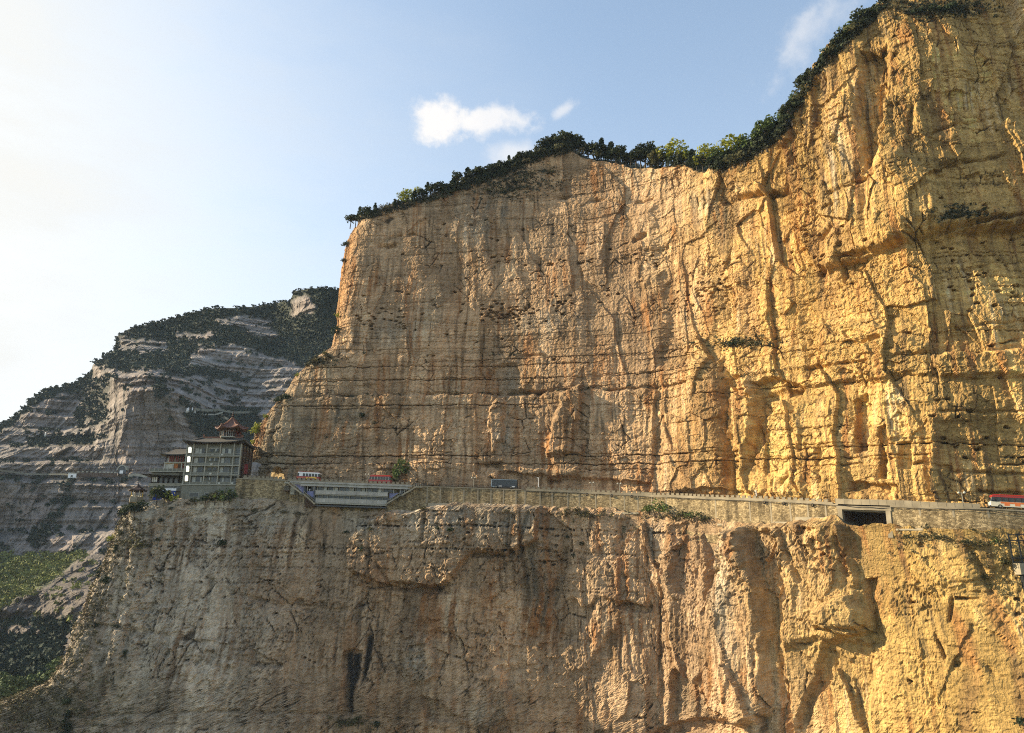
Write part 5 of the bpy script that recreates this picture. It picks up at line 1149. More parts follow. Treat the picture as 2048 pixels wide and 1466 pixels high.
# lamps, cable, small fittings
def cable():
    mb = MB(); pts = []
    for i, px in enumerate(np.linspace(1052, 2052, 130)):
        q = q_at_px(px, ROADOFF+.5); p, a = frame_at(q, ROADOFF+.35, -.32 - .16*math.sin(i*.5)**2 - .12*math.sin(i*.21+1)-(.35*math.exp(-((px-2048)/60)**2))); pts.append(p)
    mb.tube(pts, .06, 5); tag(mb.build('cable', M['black_metal']), 'black cable slung along the top of the road wall', 'cable')
    mb = MB(); prof = []
    for k in range(12):
        t0 = 2*math.pi*k/12; prof.append((math.cos(t0), math.sin(t0)))
    for i, (px, lab) in enumerate(((1174, 'first black cable coil on the wall right of the mossy foot'), (1223, 'black cable coil above the pale slab in the wall foot'), (1263, 'black cable coil left of the green knoll'), (1528, 'thin cable loop on the wall left of two black coils'), (1567, 'black cable coil in the middle of the sunlit wall'), (1624, 'black cable coil nearest the bridge opening'))):
        q = q_at_px(px, ROADOFF+.5); p, a = frame_at(q, ROADOFF+.45, -.55)
        mb = MB(); ring = [Vector((.36*c, 0, .36*s)) for c, s in prof]; mb.tube(ring+[ring[0]], .11, 5, False)
        mb.tube([Vector((.3*c, -.12, .3*s)) for c, s in prof]+[Vector((.3, -.12, 0))], .08, 5, False)
        tag(mb.build('cable_coil', M['black_metal'], None, p, a), lab, 'cable coil', 'cable coils hung on the road wall')
cable()
def lamp_post():
    t = empty('street_lamp', (0, 0, 0)); t['category'] = 'street lamp'; t['group'] = 'twin globe street lamps along the road'
    mb = MB(); mb.tube([(0, 0, 0), (0, 0, 3.2)], [.09, .06], 6); mb.build('pole', M['hotel_trim'], t)
    mb = MB(); mb.tube([(-.55, 0, 3.0), (0, 0, 3.2), (.55, 0, 3.0)], .05, 5); mb.build('arm', M['hotel_trim'], t)
    for x in (-.55, .55):
        mb = MB(); mb.lathe([(.05, 2.98), (.2, 3.06), (.26, 3.22), (.2, 3.4), (.04, 3.48)], 8, (x, 0)); mb.build('globe', M['hotel_pale'], t, smooth=True)
    return t
_l0 = lamp_post()
for i, (px, lab) in enumerate(((735, 'twin globe street lamp left of the red bus and tree'), (948, 'twin globe street lamp left of the black bus'), (1186, 'twin globe street lamp on the road right of the black bus'), (1241, 'twin globe street lamp farthest along the shaded road'), (1928, 'twin globe street lamp ahead of the right-hand red bus'))):
    o = _l0 if i == 0 else copy_tree(_l0); q = q_at_px(px, ROADOFF-2); p, a = frame_at(q, ROADOFF-1.2, .25); o.location = p; o.rotation_euler = (0, 0, a); o['label'] = lab
def pole(px, h, lab, nm='utility_pole'):
    q = q_at_px(px, ROADOFF-.6); p, a = frame_at(q, ROADOFF-.5, .25); t = empty(nm, p, a, lab, 'pole')
    mb = MB(); mb.tube([(0, 0, 0), (0, 0, h)], [.13, .09], 6); mb.build('pole_shaft', M['white'], t)
    mb = MB(); mb.box(-.5, .12, -.05, .05, h, h+.09); mb.build('arm', M['white'], t)
pole(1077, 3.9, 'slim white pole on the road right of the black bus')
pole(1449+65, 2.2, 'thin pole behind the parapet by the crevice', 'sign_pole')

# ------------------------------------------------------------------ buses
def make_bus(q, L, H, scheme, label, off=6.6, rev=False, W=2.3):
    p, a = frame_at(q, off, .305); q2, _ = frame_at(q+4, off); q1, _ = frame_at(q-4, off); d = q2-q1; a = math.atan2(d.y, d.x)
    tilt = -math.asin(d.z/d.length)
    t = empty('bus', p, 0, label, 'bus', 'buses on the cliff road'); t.rotation_euler = (0, tilt, a)
    x0, x1 = -L/2, L/2; y0, y1 = -W/2, W/2           # -y faces the gorge; front at x0
    fl, wz0, wz1 = .38, H*.48, H*.80
    lo = scheme['low']; up = scheme['up']
    mb = MB(); mb.prism([(x0+.05, fl), (x1, fl), (x1, wz0), (x0, wz0), (x0-.02, fl+.4)], y0, y1); mb.build('lower_body', M[lo], t)
    mb = MB(); mb.prism([(x0+.02, wz0+.004), (x1-.02, wz0+.004), (x1-.05, wz1), (x0+.28, wz1)], y0+.06, y1-.06); mb.build('window_band', M['dark_glass'], t)
    mb = MB(); mb.prism([(x0+.27, wz1+.004), (x1-.04, wz1+.004), (x1-.06, H-.16), (x0+.36, H-.16)], y0+.01, y1-.01); mb.build('upper_body', M[up], t)
    mb = MB(); mb.v = [(x0+.34, y0-.02, H-.157), (x1, y0-.02, H-.157), (x1, y1+.02, H-.157), (x0+.34, y1+.02, H-.157), (x0+.7, y0+.35, H+.05), (x1-.4, y0+.35, H+.05), (x1-.4, y1-.35, H+.05), (x0+.7, y1-.35, H+.05)]
    mb.f = [(0,3,2,1),(4,5,6,7),(0,1,5,4),(1,2,6,5),(2,3,7,6),(3,0,4,7)]; mb.build('roof', M[scheme['roof']], t)
    n = scheme.get('n', 6); w = (L-1.6)/n; pil = scheme.get('pillar', up)
    for i in range(n+1):
        x = x0+.95+i*w; mb = MB(); mb.box(x-.09, x+.09, y0-.012, y0+.1, wz0+.01, wz1+.02); mb.build('window_pillar', M[pil], t)
    for i in scheme.get('blank', ()):
        x = x0+.95+i*w; mb = MB(); mb.box(x+.1, x+w-.1, y0+.015, y0+.09, wz0+.02, wz1-.02); mb.build('window_panel', M[up], t)
    mb = MB(); mb.prism([(x0-.03, wz0+.05), (x0+.02, wz0+.05), (x0+.30, wz1-.02), (x0+.25, wz1-.02)], y0+.2, y1-.2); mb.build('windscreen', M[scheme.get('screen', 'dark_glass')], t)
    mb = MB(); mb.box(x0-.10, x0+.02, y0+.05, y1-.05, fl-.08, fl+.22); mb.build('bumper', M['black_metal'], t)
    for y in (y0+.3, y1-.5):
        mb = MB(); mb.box(x0-.06, x0+.02, y, y+.22, fl+.28, fl+.46); mb.build('headlight', M['white'], t)
    for x in (x0+1.7, x1-1.9):
        for y in (y0+.12, y1-.12):
            mb = MB(); mb.v = []; ring = [(x+.42*math.cos(k*math.pi/6), .42*math.sin(k*math.pi/6)+.42) for k in range(12)]; mb.prism(ring, y-.14, y+.14)
            wo = mb.build('wheel', M['tyre'], t); mb = MB(); mb.prism([(x+(c-x)*.5, .42+(zz-.42)*.5) for c, zz in ring], y-.16, y+.16); mb.build('rim', M['hotel_trim'], wo)
    for xa, xb, za, zb_, mt, sh in scheme.get('stripes', ()):
        xa, xb = x0+xa*L, x0+xb*L; mb = MB()
        if sh == 'arc':
            A = []; Bp = []
            for k in range(9):
                th = math.pi*k/8; cx, rr = (xa+xb)/2, (xb-xa)/2
                A.append((cx-rr*math.cos(th), za+(zb_-za)*math.sin(th))); Bp.append((cx-rr*.62*math.cos(th), za+(zb_-za)*.55*math.sin(th)))
            for k in range(8): mb.prism([A[k], A[k+1], Bp[k+1], Bp[k]], y0-.02, y0+.04)
        else: mb.box(xa, xb, y0-.018, y0+.04, za, zb_)
        mb.build('livery_stripe', M[mt], t)
    if scheme.get('mirror'):
        mb = MB(); mb.bar((x0+.3, y0+.1, wz1), (x0-.3, y0-.15, wz1-.05), .06); mb.box(x0-.38, x0-.24, y0-.25, y0-.08, wz1-.6, wz1-.08); mb.build('mirror', M['black_metal'], t)
    return t
make_bus(q_at_px(626, 4.5), 8.0, 3.1, dict(low='bus_red', up='bus_white', roof='bus_red', n=6, blank=(0,), pillar='bus_white', stripes=[(.02,.45,.75,1.0,'bus_orange','box'),(.5,.95,.45,1.45,'bus_yellow','arc'),(.42,.52,.5,1.2,'bus_yellow','box')], mirror=True), 'red and white minibus with a yellow swoosh parked above the gallery stairs', 9.1)
make_bus(q_at_px(769, 4.5), 7.6, 3.0, dict(low='bus_red', up='bus_red', roof='bus_red', n=6, pillar='hotel_trim', mirror=True), 'plain red minibus parked under the green roadside tree', 9.1)
make_bus(q_at_px(1015, 4.5), 8.6, 3.0, dict(low='bus_black', up='bus_black', roof='bus_black', n=7, pillar='bus_black', screen='bus_sky', stripes=[(0,.02,.4,2.9,'bus_sky','box'),(.3,.42,.55,.8,'bus_white','box'),(.78,.93,.45,.8,'bus_white','box'),(.05,.2,.4,.62,'bus_sky','box'),(.0,1.0,2.78,2.9,'bus_sky','box')]), 'black minibus with pale blue edges on the shaded middle of the road', 9.1)
make_bus(q_at_px(2026, 6.6), 10.0, 3.0, dict(low='cream', up='bus_red', roof='bus_red', n=7, pillar='dark_wood', screen='mirror_glass', stripes=[(.18,1.0,1.05,1.4,'bus_orange','box'),(.25,.35,.6,1.05,'bus_orange','box'),(.45,.55,.6,1.05,'bus_orange','box'),(.65,.75,.6,1.05,'bus_orange','box'),(.85,.95,.6,1.05,'bus_orange','box'),(0.02,.16,1.42,1.62,'black_metal','box')], mirror=True), 'red roofed tourist bus with orange trim cut by the picture edge', 9.0)

# ------------------------------------------------------------------ a figure standing at the stair head
def person(p, rz, label):
    t = empty('person', p, rz, label, 'person')
    me = bpy.data.meshes.new('body'); bm = bmesh.new()
    J = {'pel': (0,0,.92), 'wa': (0,0,1.08), 'ch': (0,.01,1.32), 'ne': (0,0,1.48), 'he': (0,-.02,1.62), 'top': (0,-.01,1.74), 'ls': (-.18,0,1.40), 'le': (-.24,.02,1.12), 'lh': (-.22,-.10,.88), 'rs': (.18,0,1.40), 're': (.24,.02,1.12), 'rh': (.20,-.14,.92),
         'lp': (-.09,0,.88), 'lk': (-.10,-.02,.50), 'la': (-.10,.02,.09), 'lt': (-.11,-.15,.04), 'rp': (.09,0,.88), 'rk': (.11,-.04,.50), 'ra': (.12,.03,.09), 'rt': (.14,-.14,.04)}
    Rd = {'pel': .15, 'wa': .13, 'ch': .155, 'ne': .06, 'he': .10, 'top': .07, 'ls': .07, 'le': .05, 'lh': .04, 'rs': .07, 're': .05, 'rh': .04, 'lp': .10, 'lk': .07, 'la': .05, 'lt': .04, 'rp': .10, 'rk': .07, 'ra': .05, 'rt': .04}
    E = [('pel','wa'),('wa','ch'),('ch','ne'),('ne','he'),('he','top'),('ch','ls'),('ls','le'),('le','lh'),('ch','rs'),('rs','re'),('re','rh'),('pel','lp'),('lp','lk'),('lk','la'),('la','lt'),('pel','rp'),('rp','rk'),('rk','ra'),('ra','rt')]
    vv = {k: bm.verts.new(c) for k, c in J.items()}
    for a, b_ in E: bm.edges.new((vv[a], vv[b_]))
    bm.to_mesh(me); bm.free(); o = bpy.data.objects.new('body', me); COL.objects.link(o); o.parent = t
    md = o.modifiers.new('skin', 'SKIN'); me.materials.append(M['cloth_dark'])
    for i, k in enumerate(J): me.skin_vertices[0].data[i].radius = (Rd[k], Rd[k]); me.skin_vertices[0].data[i].use_root = (k == 'pel')
    sd = o.modifiers.new('sub', 'SUBSURF'); sd.levels = 1; sd.render_levels = 1
    mb = MB(); mb.lathe([(.02, 1.53), (.085, 1.57), (.108, 1.66), (.09, 1.75), (.02, 1.79)], 8, (0, -.02)); mb.build('head', M['skin'], t, smooth=True)
    mb = MB(); mb.lathe([(.112, 1.66), (.115, 1.72), (.09, 1.79), (.02, 1.82)], 8, (0, .0)); mb.build('hair', M['tyre'], t, smooth=True)

# ------------------------------------------------------------------ measuring helpers for the buildings
def xz(px, py, Y):
    v = at(px, py, Y); return v.x, v.z
class Face:
    """a vertical facade plane: picture columns and rows turned into metres on it (columns read at one row, rows at one column)"""
    def __init__(s, Y, pxr, pyr): s.Y = Y; s.pxr = pxr; s.pyr = pyr
    def x(s, px): return at(px, s.pyr, s.Y).x
    def z(s, py): return at(s.pxr, py, s.Y).z

# ------------------------------------------------------------------ hotel
def concave_roof(mb, ring_out, ring_in, z_e, z_r, n=5, up=.55, tips=()):
    """roof between an eave ring and an upper ring (lists of (x, y)), sagging, corners raised"""
    m_ = len(ring_out); rows = []
    for i in range(n+1):
        t = i/n; zz = z_e + (z_r-z_e)*(t**1.55)
        rows.append([(a[0]+(b_[0]-a[0])*t, a[1]+(b_[1]-a[1])*t, zz + (tips[k] if tips else 0)*up*(1-t)**2) for k, (a, b_) in enumerate(zip(ring_out, ring_in))])
    vs = [v for r_ in rows for v in r_]
    fs = [(i*m_+k, i*m_+(k+1) % m_, (i+1)*m_+(k+1) % m_, (i+1)*m_+k) for i in range(n) for k in range(m_)]
    fs += [tuple(n*m_+k for k in range(m_))]
    b = len(vs); vs += [(v[0], v[1], v[2]-.28) for v in rows[0]]
    fs += [(k, b+k, b+(k+1) % m_, (k+1) % m_) for k in range(m_)] + [tuple(b+k for k in range(m_))[::-1]]
    mb.add(vs, fs)
def ring_rect(x0, x1, y0, y1, k=8):
    pts = []
    for (a, b_) in (((x0, y0), (x1, y0)), ((x1, y0), (x1, y1)), ((x1, y1), (x0, y1)), ((x0, y1), (x0, y0))):
        for i in range(k): t = i/k; pts.append((a[0]+(b_[0]-a[0])*t, a[1]+(b_[1]-a[1])*t))
    return pts
def tips_rect(k=8):
    return [abs(2*(i % k)/k-1)**3 for i in range(4*k)]
def build_hotel():
    f = Face(255.0, 415, 975); x0, x1 = f.x(364.5), f.x(474); D = 12.5
    t = empty('hotel', (x0, 255, f.z(1000)), 0, 'grey five storey hotel with an upswept tiled roof and red pavilion on top', 'hotel')
    W = x1-x0; Z = lambda py: f.z(py)-f.z(1000)
    lines = [968.5, 949.5, 930.5, 911.5, 893]            # floor lines, bottom to top
    top = Z(887)
    mb = MB(); mb.box(0, W, 1.2, D, -6, top); mb.build('wall', M['hotel_grey'], t)
    mb = MB(); mb.box(-.25, W+.2, .05, 1.2, -6, Z(968.5)-.1); mb.build('plinth', M['hotel_grey'], t)
    cols = [0, .122, .37, .622, .872, 1.0]
    for i, c in enumerate(cols):
        x = c*W; mb = MB(); mb.box(x-.16, x+.16, -.12, .3, Z(968.5)-.1, top); mb.build('column', M['hotel_trim'], t)
    for j, py in enumerate(lines[:4]):
        z0 = Z(py); z1 = Z(lines[j+1]) if j < 4 else top; h = z1-z0
        mb = MB(); mb.box(-.3, W+.25, -.3, 1.25, z0-.28, z0-.02); mb.build('floor_slab', M['hotel_trim'], t)
        b = [c*W for c in cols]
        # corner bay: mirror pane turned to throw back bright sky, over a dark breast
        mb = MB(); mb.box(b[0]+.2, b[1]-.2, .3, .7, z0, z0+h*.28); mb.build('breast_panel', M['hotel_grey'], t)
        w = b[1]-b[0]-.5; an = R(-24)
        arch = [(0, 0), (w, 0), (w, h*.5), (w*.8, h*.6), (w*.5, h*.64), (w*.2, h*.6), (0, h*.5)]
        mb = MB(); mb.prism(arch, 0, .06); mb.build('window', M['mirror_glass'], t, (b[0]+.28, .18, z0+h*.31), 0).rotation_euler = (R(4), 0, an)
        # second bay
        mb = MB(); mb.box(b[1]+.25, b[1]+1.5, .95, 1.25, z0+h*.22, z0+h*.85); mb.build('pale_panel', M['hotel_pale'], t)
        win = lambda xa, xb, za, zb_, m_: window(t, xa, xb, z0+h*za, z0+h*zb_, m_)
        win(b[1]+1.7, b[1]+3.7, .12, .85, 'dark_glass')
        if j > 0:
            win(b[2]+.7, b[2]+2.0, .48, .82, 'dark_glass'); win(b[2]+2.5, b[2]+3.8, .48, .82, 'dark_glass')
            mb = MB(); mb.box(b[2]+.4, b[2]+4.2, .9, 1.22, z0+h*.83, z0+h*.92); mb.build('lintel', M['hotel_pale'], t)
            mb = MB(); mb.box(b[3]+.25, b[3]+1.2, .95, 1.25, z0+h*.2, z0+h*.85); mb.build('pale_panel', M['hotel_pale'], t)
            win(b[3]+1.3, b[3]+3.6, .15, .85, 'dark_glass' if j == 3 else 'mid_glass')
        else:
            win(b[2]+.9, b[2]+1.9, .5, .85, 'dark_glass'); win(b[2]+2.2, b[2]+4.2, .25, .9, 'mid_glass'); win(b[3]+.3, b[3]+4.1, .2, .9, 'mid_glass')
        win(b[4]+.35, b[5]-.35, .12, .9, 'mid_glass')
        for k in (1, 2, 3, 4):
            mb = MB(); mb.box(b[k]+.2, b[k+1]-.2, -.05, .05, z0, z0+h*(.22 if k != 4 else .1)); mb.build('balcony_wall', M['hotel_grey'], t)
            mb = MB(); mb.box(b[k]+.2, b[k+1]-.2, -.08, .08, z0+h*.225+.0, z0+h*.25); mb.build('handrail', M['hotel_trim'], t)
    for xa, xb in ((2.6, 6.0), (7.8, 9.2)): 
        mb = MB(); mb.box(xa, xb, -.02, .1, 1.0, 2.6); fr = mb.build('window_frame', M['hotel_trim'], t)
        mb = MB(); mb.box(xa+.15, (xa+xb)/2-.05, -.05, .0, 1.12, 2.48); mb.box((xa+xb)/2+.05, xb-.15, -.05, .0, 1.12, 2.48); mb.build('pane', M['dark_glass'], fr)
    rh = random.Random(4)
    for j, py in enumerate(lines[:4]):
        z0 = Z(py); h = Z(lines[j+1])-z0
        for k, (xa, xb) in enumerate(((b[1]+1.75, b[1]+3.65), (b[3]+1.35, b[3]+3.5), (b[2]+.75, b[2]+1.95), (b[2]+2.55, b[2]+3.75))):
            if rh.random() < .55:
                w_ = (xb-xa)*rh.choice((.25, .4, .5)); mb = MB(); xs = xa if rh.random() < .5 else xb-w_
                mb.box(xs, xs+w_, .905, .925, z0+h*(.5 if k > 1 else .3), z0+h*.8); mb.build('curtain', M['hotel_pale'], t)
        for xk in (b[2]+1.9, b[3]+.5, b[4]+.3):
            if rh.random() < .6: mb = MB(); mb.box(xk, xk+.8, -.42, -.06, z0+.03, z0+.6); mb.build('air_conditioner', M['hotel_pale' if rh.random() < .4 else 'hotel_trim'], t)
    # side towards the cliff: orange-red panels
    for j, py in enumerate(lines[:4]):
        z0 = Z(py); h = Z(lines[j+1])-z0
        mb = MB(); mb.box(W, W+.16, 1.6, 11.5, z0+.25, z0+h-.35); mb.build('side_panel', M['rust'], t)
    for i, y in enumerate((2, 5, 8, 11)):
        mb = MB(); mb.box(W-.02, W+.3, y-.16, y+.16, 0, top); mb.build('side_column', M['dark_wood'], t)
    # main roof
    ro = ring_rect(-1.3, W+1.4, -1.5, D+1.5); ri = ring_rect(3.6, W-1.6, 4.0, D-4.0)
    mb = MB(); concave_roof(mb, ro, ri, top+.35, top+2.75, 6, 1.0, tips_rect()); mb.build('main_roof', M['roof_grey'], t)
    mb = MB(); mb.box(-.5, W+.5, -.6, D+.5, top-.02, top+.33); mb.build('eave_beam', M['dark_wood'], t)
    mb = MB(); mb.box(3.4, W-1.3, 3.8, 4.2, top+2.7, top+3.15); mb.box(3.4, 3.9, 3.7, 4.3, top+2.7, top+3.9); mb.box(W-1.7, W-1.2, 3.7, 4.3, top+2.7, top+3.7); mb.build('ridge', M['ridge_red'], t)
    for (xa, ya), (xb, yb) in (((3.5, 3.9), (-1.2, -1.4)), ((W-1.5, 3.9), (W+1.3, -1.4))):
        mb = MB(); mb.tube([(xa, ya, top+2.9), ((xa+xb)/2, (ya+yb)/2, top+1.35), (xb*.9+xa*.1, yb*.9+ya*.1, top+1.0), (xb, yb, top+1.55)], [.2, .2, .2, .1], 5); mb.build('hip_ridge', M['roof_grey'], t)
    # pavilion
    cx, cy_ = f.x(436.5)-x0, 6.2; zb_ = top+2.76; hz = 3.0; rr = 3.6
    hexp = lambda r_, n=6, o=R(12): [(cx+r_*math.cos(o+2*math.pi*k/n), cy_+r_*math.sin(o+2*math.pi*k/n)) for k in range(n)]
    mb = MB(); mb.lathe([(rr+.5, zb_), (rr+.5, zb_+.4)], 6, (cx, cy_)); mb.build('pavilion_base', M['hotel_trim'], t)
    for x, y in hexp(rr):
        mb = MB(); mb.tube([(x, y, zb_+.4), (x, y, zb_+hz+.5)], .2, 7); mb.build('pavilion_column', M['dark_wood'], t)
    hp = hexp(rr)
    for k in range(6):
        a, b_ = hp[k], hp[(k+1) % 6]
        mb = MB(); mb.bar((a[0], a[1], zb_+.95), (b_[0], b_[1], zb_+.95), .1, .16); mb.bar((a[0], a[1], zb_+hz-.1), (b_[0], b_[1], zb_+hz-.1), .12, .55); mb.build('pavilion_beam', M['dark_wood'], t)
        for s_ in (.2, .4, .6, .8):
            p = (a[0]+(b_[0]-a[0])*s_, a[1]+(b_[1]-a[1])*s_); mb = MB(); mb.bar((*p, zb_+.4), (*p, zb_+hz-.3), .09); mb.build('lattice_bar', M['hotel_pale' if k in (3, 4) else 'red_wood'], t)
    kk = 6; ro, ri, tp = [], [], []
    eo, ei = hexp(5.7), hexp(.35)
    for k in range(6):
        for i in range(kk):
            s_ = i/kk; ro.append((eo[k][0]+(eo[(k+1) % 6][0]-eo[k][0])*s_, eo[k][1]+(eo[(k+1) % 6][1]-eo[k][1])*s_)); ri.append((ei[k][0]+(ei[(k+1) % 6][0]-ei[k][0])*s_, ei[k][1]+(ei[(k+1) % 6][1]-ei[k][1])*s_)); tp.append(abs(2*s_-1)**2.2)
    mb = MB(); concave_roof(mb, ro, ri, zb_+hz+.35, zb_+hz+4.6, 9, 1.0, tp); rf = mb.build('pavilion_roof', M['roof_red'], t)
    for k in range(6):
        pts = []
        for i in range(10):
            s_ = i/9; pts.append((eo[k][0]+(ei[k][0]-eo[k][0])*s_, eo[k][1]+(ei[k][1]-eo[k][1])*s_, zb_+hz+.35+4.25*s_**1.55+1.0*(1-s_)**2+.08))
        mb = MB(); mb.tube(pts, [.16]+[.15]*9, 5); mb.build('roof_rib', M['ridge_red'], rf)
    mb = MB(); mb.lathe([(.45, zb_+hz+4.5), (.32, zb_+hz+5.0), (.5, zb_+hz+5.3), (.22, zb_+hz+5.7), (.28, zb_+hz+6.0), (.05, zb_+hz+7.2)], 8, (cx, cy_)); mb.build('finial', M['dark_wood'], t)
    # hanging red banner between hotel and rock
    bb = empty('banner', (x1+1.4, 256.0, f.z(947)), 0, 'dark red banner hanging beside the hotel against the rock spur', 'banner')
    mb = MB(); mb.box(0, 1.3, 0, .08, 0, 3.4); mb.build('banner_cloth', M['red_banner'], bb); mb = MB(); mb.tube([(-1.2, .04, 3.45), (1.4, .04, 3.45)], .06, 5); mb.build('banner_rod', M['black_metal'], bb)
def window(t, xa, xb, za, zb_, m_):
    mb = MB(); mb.box(xa, xb, .98, 1.21, za, zb_); fr = mb.build('window_frame', M['hotel_grey'], t)
    n = 2 if xb-xa > 1.6 else 1; w = (xb-xa-.16)/n
    for i in range(n):
        mb = MB(); mb.box(xa+.08+i*w+.05, xa+.08+(i+1)*w-.05, .94, .97, za+.08, zb_-.08); mb.build('pane', M[m_], fr)
build_hotel()
def build_annex():
    f = Face(259.0, 335, 950); X, Zf = f.x, f.z
    t = empty('annex', (X(300), 259, Zf(980)), 0, 'low grey annex with a red columned upper gallery left of the hotel', 'building')
    ox, oz = X(300), Zf(980); x = lambda p: X(p)-ox; z = lambda p: Zf(p)-oz
    xe = x(370)
    def box(name, mat, xa, xb, ya, yb, za, zb_, par=None): mb = MB(); mb.box(xa, xb, ya, yb, za, zb_); return mb.build(name, M[mat], par or t)
    box('lower_wall', 'hotel_grey', x(302), xe, .8, 10, -6, z(944.6))
    box('ground_wall', 'hotel_grey', x(301), xe, .2, .8, z(982), z(972)); 
    for a, b_ in ((303, 314), (316, 334), (337, 352), (354, 362)): box('window', 'mid_glass', x(a), x(b_), .12, .19, z(977.5), z(972.6))
    mb = MB(); mb.tube([(x(335)+2.0*math.cos(k*math.pi/10), .05, z(972.5)+.9*math.sin(k*math.pi/10)) for k in range(11)], .14, 5); mb.build('arch_rib', M['dark_wood'], t)
    box('floor_slab', 'hotel_trim', x(300), xe, -.2, .8, z(972), z(966.4))
    box('spandrel', 'hotel_grey', x(302.5), x(358), .25, .8, z(953), z(945))
    box('corner_window', 'white', x(304), x(315), .2, .8, z(963.2), z(954)); 
    for k in (307.5, 311): box('mullion', 'hotel_grey', x(k), x(k)+.1, .1, .19, z(963.2), z(954))
    for a in (303, 316, 326, 336, 346, 357): box('pier', 'dark_wood', x(a), x(a)+.3, .05, .8, z(966.3), z(953.1))
    for a, b_ in ((318, 325), (328, 335), (338, 345), (348, 356)): box('window', 'mid_glass', x(a), x(b_), .6, .79, z(965.5), z(954))
    box('terrace_slab', 'hotel_trim', x(299.5), xe, -.8, 10, z(944.4), z(942.5))
    box('terrace_wall', 'hotel_grey', x(299.5), xe, -.8, -.5, z(942.4), z(937.6))
    for a in (300, 309, 318, 327, 336, 345, 354, 363): box('terrace_post', 'hotel_trim', x(a), x(a)+.22, -.88, -.81, z(942.4), z(937.3))
    # middle and upper gallery
    box('back_wall', 'hotel_grey', x(327), xe, 4.0, 8, z(942.4), z(911))
    for a, b_, m_ in ((327, 334, 'hotel_pale'), (334.5, 341, 'hotel_pale'), (344.5, 352, 'orange_panel'), (352.5, 359, 'rust'), (361.5, 370, 'red_banner')): box('gallery_panel', m_, x(a), x(b_), .6, .8, z(937), z(927.6))
    for a in (325.5, 342.5, 359.5): box('post', 'hotel_pale', x(a), x(a)+.25, .2, .55, z(942), z(926))
    box('gallery_slab', 'hotel_trim', x(325), xe, 0, 4, z(925.9), z(923.8))
    for a in (326.5, 334, 337.5, 341, 347, 351, 356, 361, 366): box('gallery_column', 'red_wood' if a > 330 else 'dark_wood', x(a), x(a)+.28, .15, .42, z(923.7), z(911))
    for a, b_ in ((328, 333), (338.5, 340.5), (342.5, 346.5), (352, 355)): box('window', 'hotel_pale', x(a), x(b_), 1.4, 1.6, z(923.6), z(914))
    box('gallery_beam', 'dark_wood', x(325.5), xe, .05, 4, z(912), z(909.8))
    mb = MB(); ro = ring_rect(x(316.5), xe+2, -1.4, 9); ri = ring_rect(x(336), xe-1, 3.4, 4.4); concave_roof(mb, ro, ri, z(909.5), z(909.5)+2.6, 6, .7, tips_rect()); mb.build('roof', M['roof_grey'], t)
    box('roof_ridge', 'dark_wood', x(336), xe-1, 3.6, 4.1, z(909.5)+2.55, z(909.5)+2.85)
    box('ridge_ornament', 'dark_wood', x(341), x(342), 3.6, 4.1, z(909.5)+2.86, z(909.5)+3.4); box('ridge_ornament', 'dark_wood', x(364), x(365), 3.6, 4.1, z(909.5)+2.86, z(909.5)+3.4)
    box('lamp_bracket', 'white', x(296), x(303), -.9, -.8, z(952.6), z(952))
    # hoarding in front
    h = empty('hoarding', (X(318), 256.5, Zf(996)), 0, 'blue sheet hoarding with a white band on top below the annex', 'hoarding'); w = X(362)-X(318)
    for i in range(6):
        mb = MB(); mb.box(i*w/6+.02, (i+1)*w/6-.02, 0, .08, -1, Zf(983)-Zf(996)); mb.build('sheet', M['blue_sheet'], h)
    mb = MB(); mb.box(-.1, w+.1, -.05, .14, Zf(983)-Zf(996)+.003, Zf(978.5)-Zf(996)); mb.build('white_band', M['white'], h)
    # gazebo
    g = empty('gazebo', (X(291), 255.0, Zf(998.5)), 0, 'small gazebo with a dark pointed roof at the edge left of the annex', 'gazebo')
    gz = lambda p: Zf(p)-Zf(998.5); n = 6; r_ = 1.75; hp = [(r_*math.cos(2*math.pi*k/n+.3), r_*math.sin(2*math.pi*k/n+.3)) for k in range(n)]
    mb = MB(); mb.lathe([(2.4, -1.5), (2.3, .25)], 6); mb.build('base', M['concrete'], g)
    for i, (a, b_) in enumerate(hp): mb = MB(); mb.tube([(a, b_, .2), (a, b_, gz(984.5))], .14, 6); mb.build('column', M['cream' if i % 3 else 'yellow_paint'], g)
    for k in range(n):
        a, b_ = hp[k], hp[(k+1) % n]; mb = MB(); mb.bar((*a, .75), (*b_, .75), .1, .12); mb.build('rail', M['cream'], g)
        mb = MB(); mb.bar((*a, gz(986)), (*b_, gz(986)), .12, .3); mb.build('beam', M['dark_wood'], g)
    ro = [(3.0*math.cos(2*math.pi*k/24+.3), 3.0*math.sin(2*math.pi*k/24+.3)) for k in range(24)]; ri = [(.2*math.cos(2*math.pi*k/24+.3), .2*math.sin(2*math.pi*k/24+.3)) for k in range(24)]
    mb = MB(); concave_roof(mb, ro, ri, gz(984), gz(972), 6, .5, [abs(2*((k % 4)/4)-1)**2 for k in range(24)]); mb.build('roof', M['dark_wood'], g)
    mb = MB(); mb.lathe([(.25, gz(972.5)), (.12, gz(970)), (.03, gz(967))], 6); mb.build('finial', M['dark_wood'], g)
build_annex()

